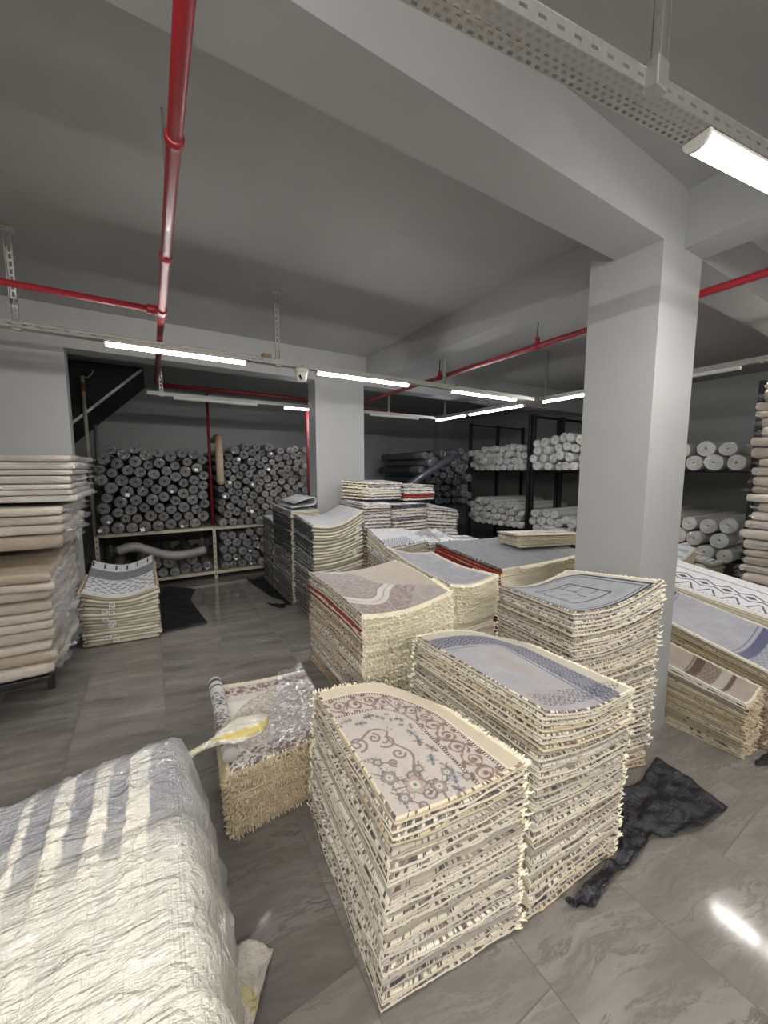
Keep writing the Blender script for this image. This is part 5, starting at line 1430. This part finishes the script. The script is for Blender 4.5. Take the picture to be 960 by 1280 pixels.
for i_, v_ in enumerate(me_.vertices):
    k_ = 1.0 if abs((v_.co.x*.9+v_.co.y*.5+.004)-.0) < .018 else 0.
    cc_[i_, :3] = C(.60, .56, .50)*(1-k_*.6)+yw*.7*k_*.6
a_.data.foreach_set('color', cc_.ravel()); e['label'] = 'loose yellow-striped corner of the wrapping by the floor'
crumple_sheet('black_plastic_sheet', [(1.245, .745), (1.345, .690), (1.40, .695), (1.56, .710), (1.68, .700), (1.83, .720), (1.92, .675), (2.06, .625), (2.20, .610), (2.334, .605)],
              [(1.25, .752), (1.34, .750), (1.42, .750), (1.55, .748), (1.66, .752), (1.74, .83), (1.85, .93), (2.1, .90), (2.3, .93), (2.40, .945)],
              'sheet', .002, .045, 'crumpled black plastic sheet on the floor in front of the pillar', 'plastic sheet', n=70, seed=2)
crumple_sheet('black_plastic_sheet', [(.02, 4.38), (.44, 4.42), (.44, 4.5), (.275, 5.089)], [(.02, 6.14), (.1, 6.14), (.26, 6.05), (.456, 5.82)], 'sheet', .002, .02, 'black sheet on the floor beside the labelled cream pile', 'plastic sheet', seed=4)
crumple_sheet('black_plastic_sheet', [(1.15, 4.75), (1.22, 4.5), (1.30, 4.45), (1.36, 4.7), (1.26, 5.0), (1.20, 5.6), (1.15, 5.95)], [(1.40, 4.5), (1.40, 4.6), (1.40, 4.7), (1.40, 4.9), (1.40, 5.2), (1.40, 5.6), (1.40, 5.95)], 'sheet', .002, .03, 'black sheet on the floor along the dark-edged pile', 'plastic sheet', seed=6)
crumple_sheet('black_plastic_sheet', [(2.80, .63), (2.87, .60), (2.96, .56), (3.06, .57)], [(2.84, .645), (2.92, .64), (3.0, .63), (3.14, .62)], 'sheet', .002, .03, 'scrap of black plastic under the corner of the brown-topped pile', 'plastic sheet', n=20, m=8, seed=8)
# clear plastic bag lying on the low floral pile
crumple_sheet('clear_plastic_bag', [(.40, 1.73), (.50, 1.705), (.62, 1.70), (.74, 1.71)], [(.60, 2.24), (.66, 2.27), (.72, 2.29), (.77, 2.31)], 'filmthick', .349, .055, 'crumpled clear plastic bag lying on the low floral pile', 'plastic bag', n=40, m=40, seed=9, th=.0015,
              zfun=lambda X_, Y_: .05*np.sin(PI*np.clip((X_-.35)/.5, 0, 1))*np.clip((Y_-1.7)/.3, 0, 1)+.015*np.clip((Y_-2.2)/.25, 0, 1))
# rolled rug along the edge of the low pile
rb = MB(); pts_ = [(.262, 2.40, .388), (.256, 2.2, .386), (.245, 1.95, .384), (.238, 1.72, .382)]
rb.tube(pts_, [.036, .038, .038, .034], 16)
V_ = np.array(rb.v); cc_ = []
for px_, py_, pz_ in V_:
    t = (2.4-py_)/.68; a = math.atan2(pz_-.386, px_-.25)
    dark = (abs(t-.06) < .02) or (abs(t-.14) < .014) or (.3 < t < .9 and lace(np.array([t*.6]), np.array([a*.04]), 170)[0])
    cc_.append((.05, .05, .055) if dark else (.50, .48, .46))
# finer rings so the woven bands read
rb = MB(); k_ = 90
pl = [Vector((.262-.024*i/k_, 2.40-.68*i/k_, .388-.006*i/k_)) for i in range(k_+1)]
rb.tube(pl, [.0365 if 0 < i < k_ else .033 for i in range(k_+1)], 26)
cc_ = []
for i in range(k_+1):
    for j in range(26):
        t = i/k_; a = 2*PI*j/26
        dark = (abs(t-.06) < .022) or (abs(t-.15) < .016) or (.26 < t < .93 and lace(np.array([t*.68]), np.array([a*.036]), 150)[0] and not abs(t-.5) < .03)
        cc_.append((.045, .045, .05) if dark else (.50, .48, .46))
o = obj('rolled_rug', rb, M['top'], None, True, col=np.array(cc_)); tag(o, 'thin rolled rug with black woven bands along the edge of the low floral pile', 'rolled rug')

# ------------------------------------------------------------------ camera, world, view
cd = bpy.data.cameras.new('camera'); co = bpy.data.objects.new('camera', cd); COL.objects.link(co)
cd.sensor_fit = 'HORIZONTAL'; cd.sensor_width = 36; cd.lens = 36*482/960; cd.clip_start = .02; cd.clip_end = 60
az, th_ = math.radians(31.1), math.atan(52/482)
co.location = (0, 0, 1.65)
fw = Vector((math.sin(az)*math.cos(th_), math.cos(az)*math.cos(th_), -math.sin(th_)))
co.rotation_euler = fw.to_track_quat('-Z', 'Y').to_euler()
sc = bpy.context.scene; sc.camera = co
w = bpy.data.worlds.new('world'); sc.world = w; w.use_nodes = True
w.node_tree.nodes['Background'].inputs[0].default_value = (.6, .65, .7, 1); w.node_tree.nodes['Background'].inputs[1].default_value = .05
sc.view_settings.view_transform = 'Standard'; sc.view_settings.look = 'None'; sc.view_settings.gamma = 1; sc.view_settings.use_curve_mapping = False
sc.view_settings.exposure = EXPO
sc.cycles.use_denoising = True
sc.cycles.max_bounces = 8; sc.cycles.diffuse_bounces = 4; sc.cycles.transparent_max_bounces = 12
sc.cycles.sample_clamp_indirect = 6
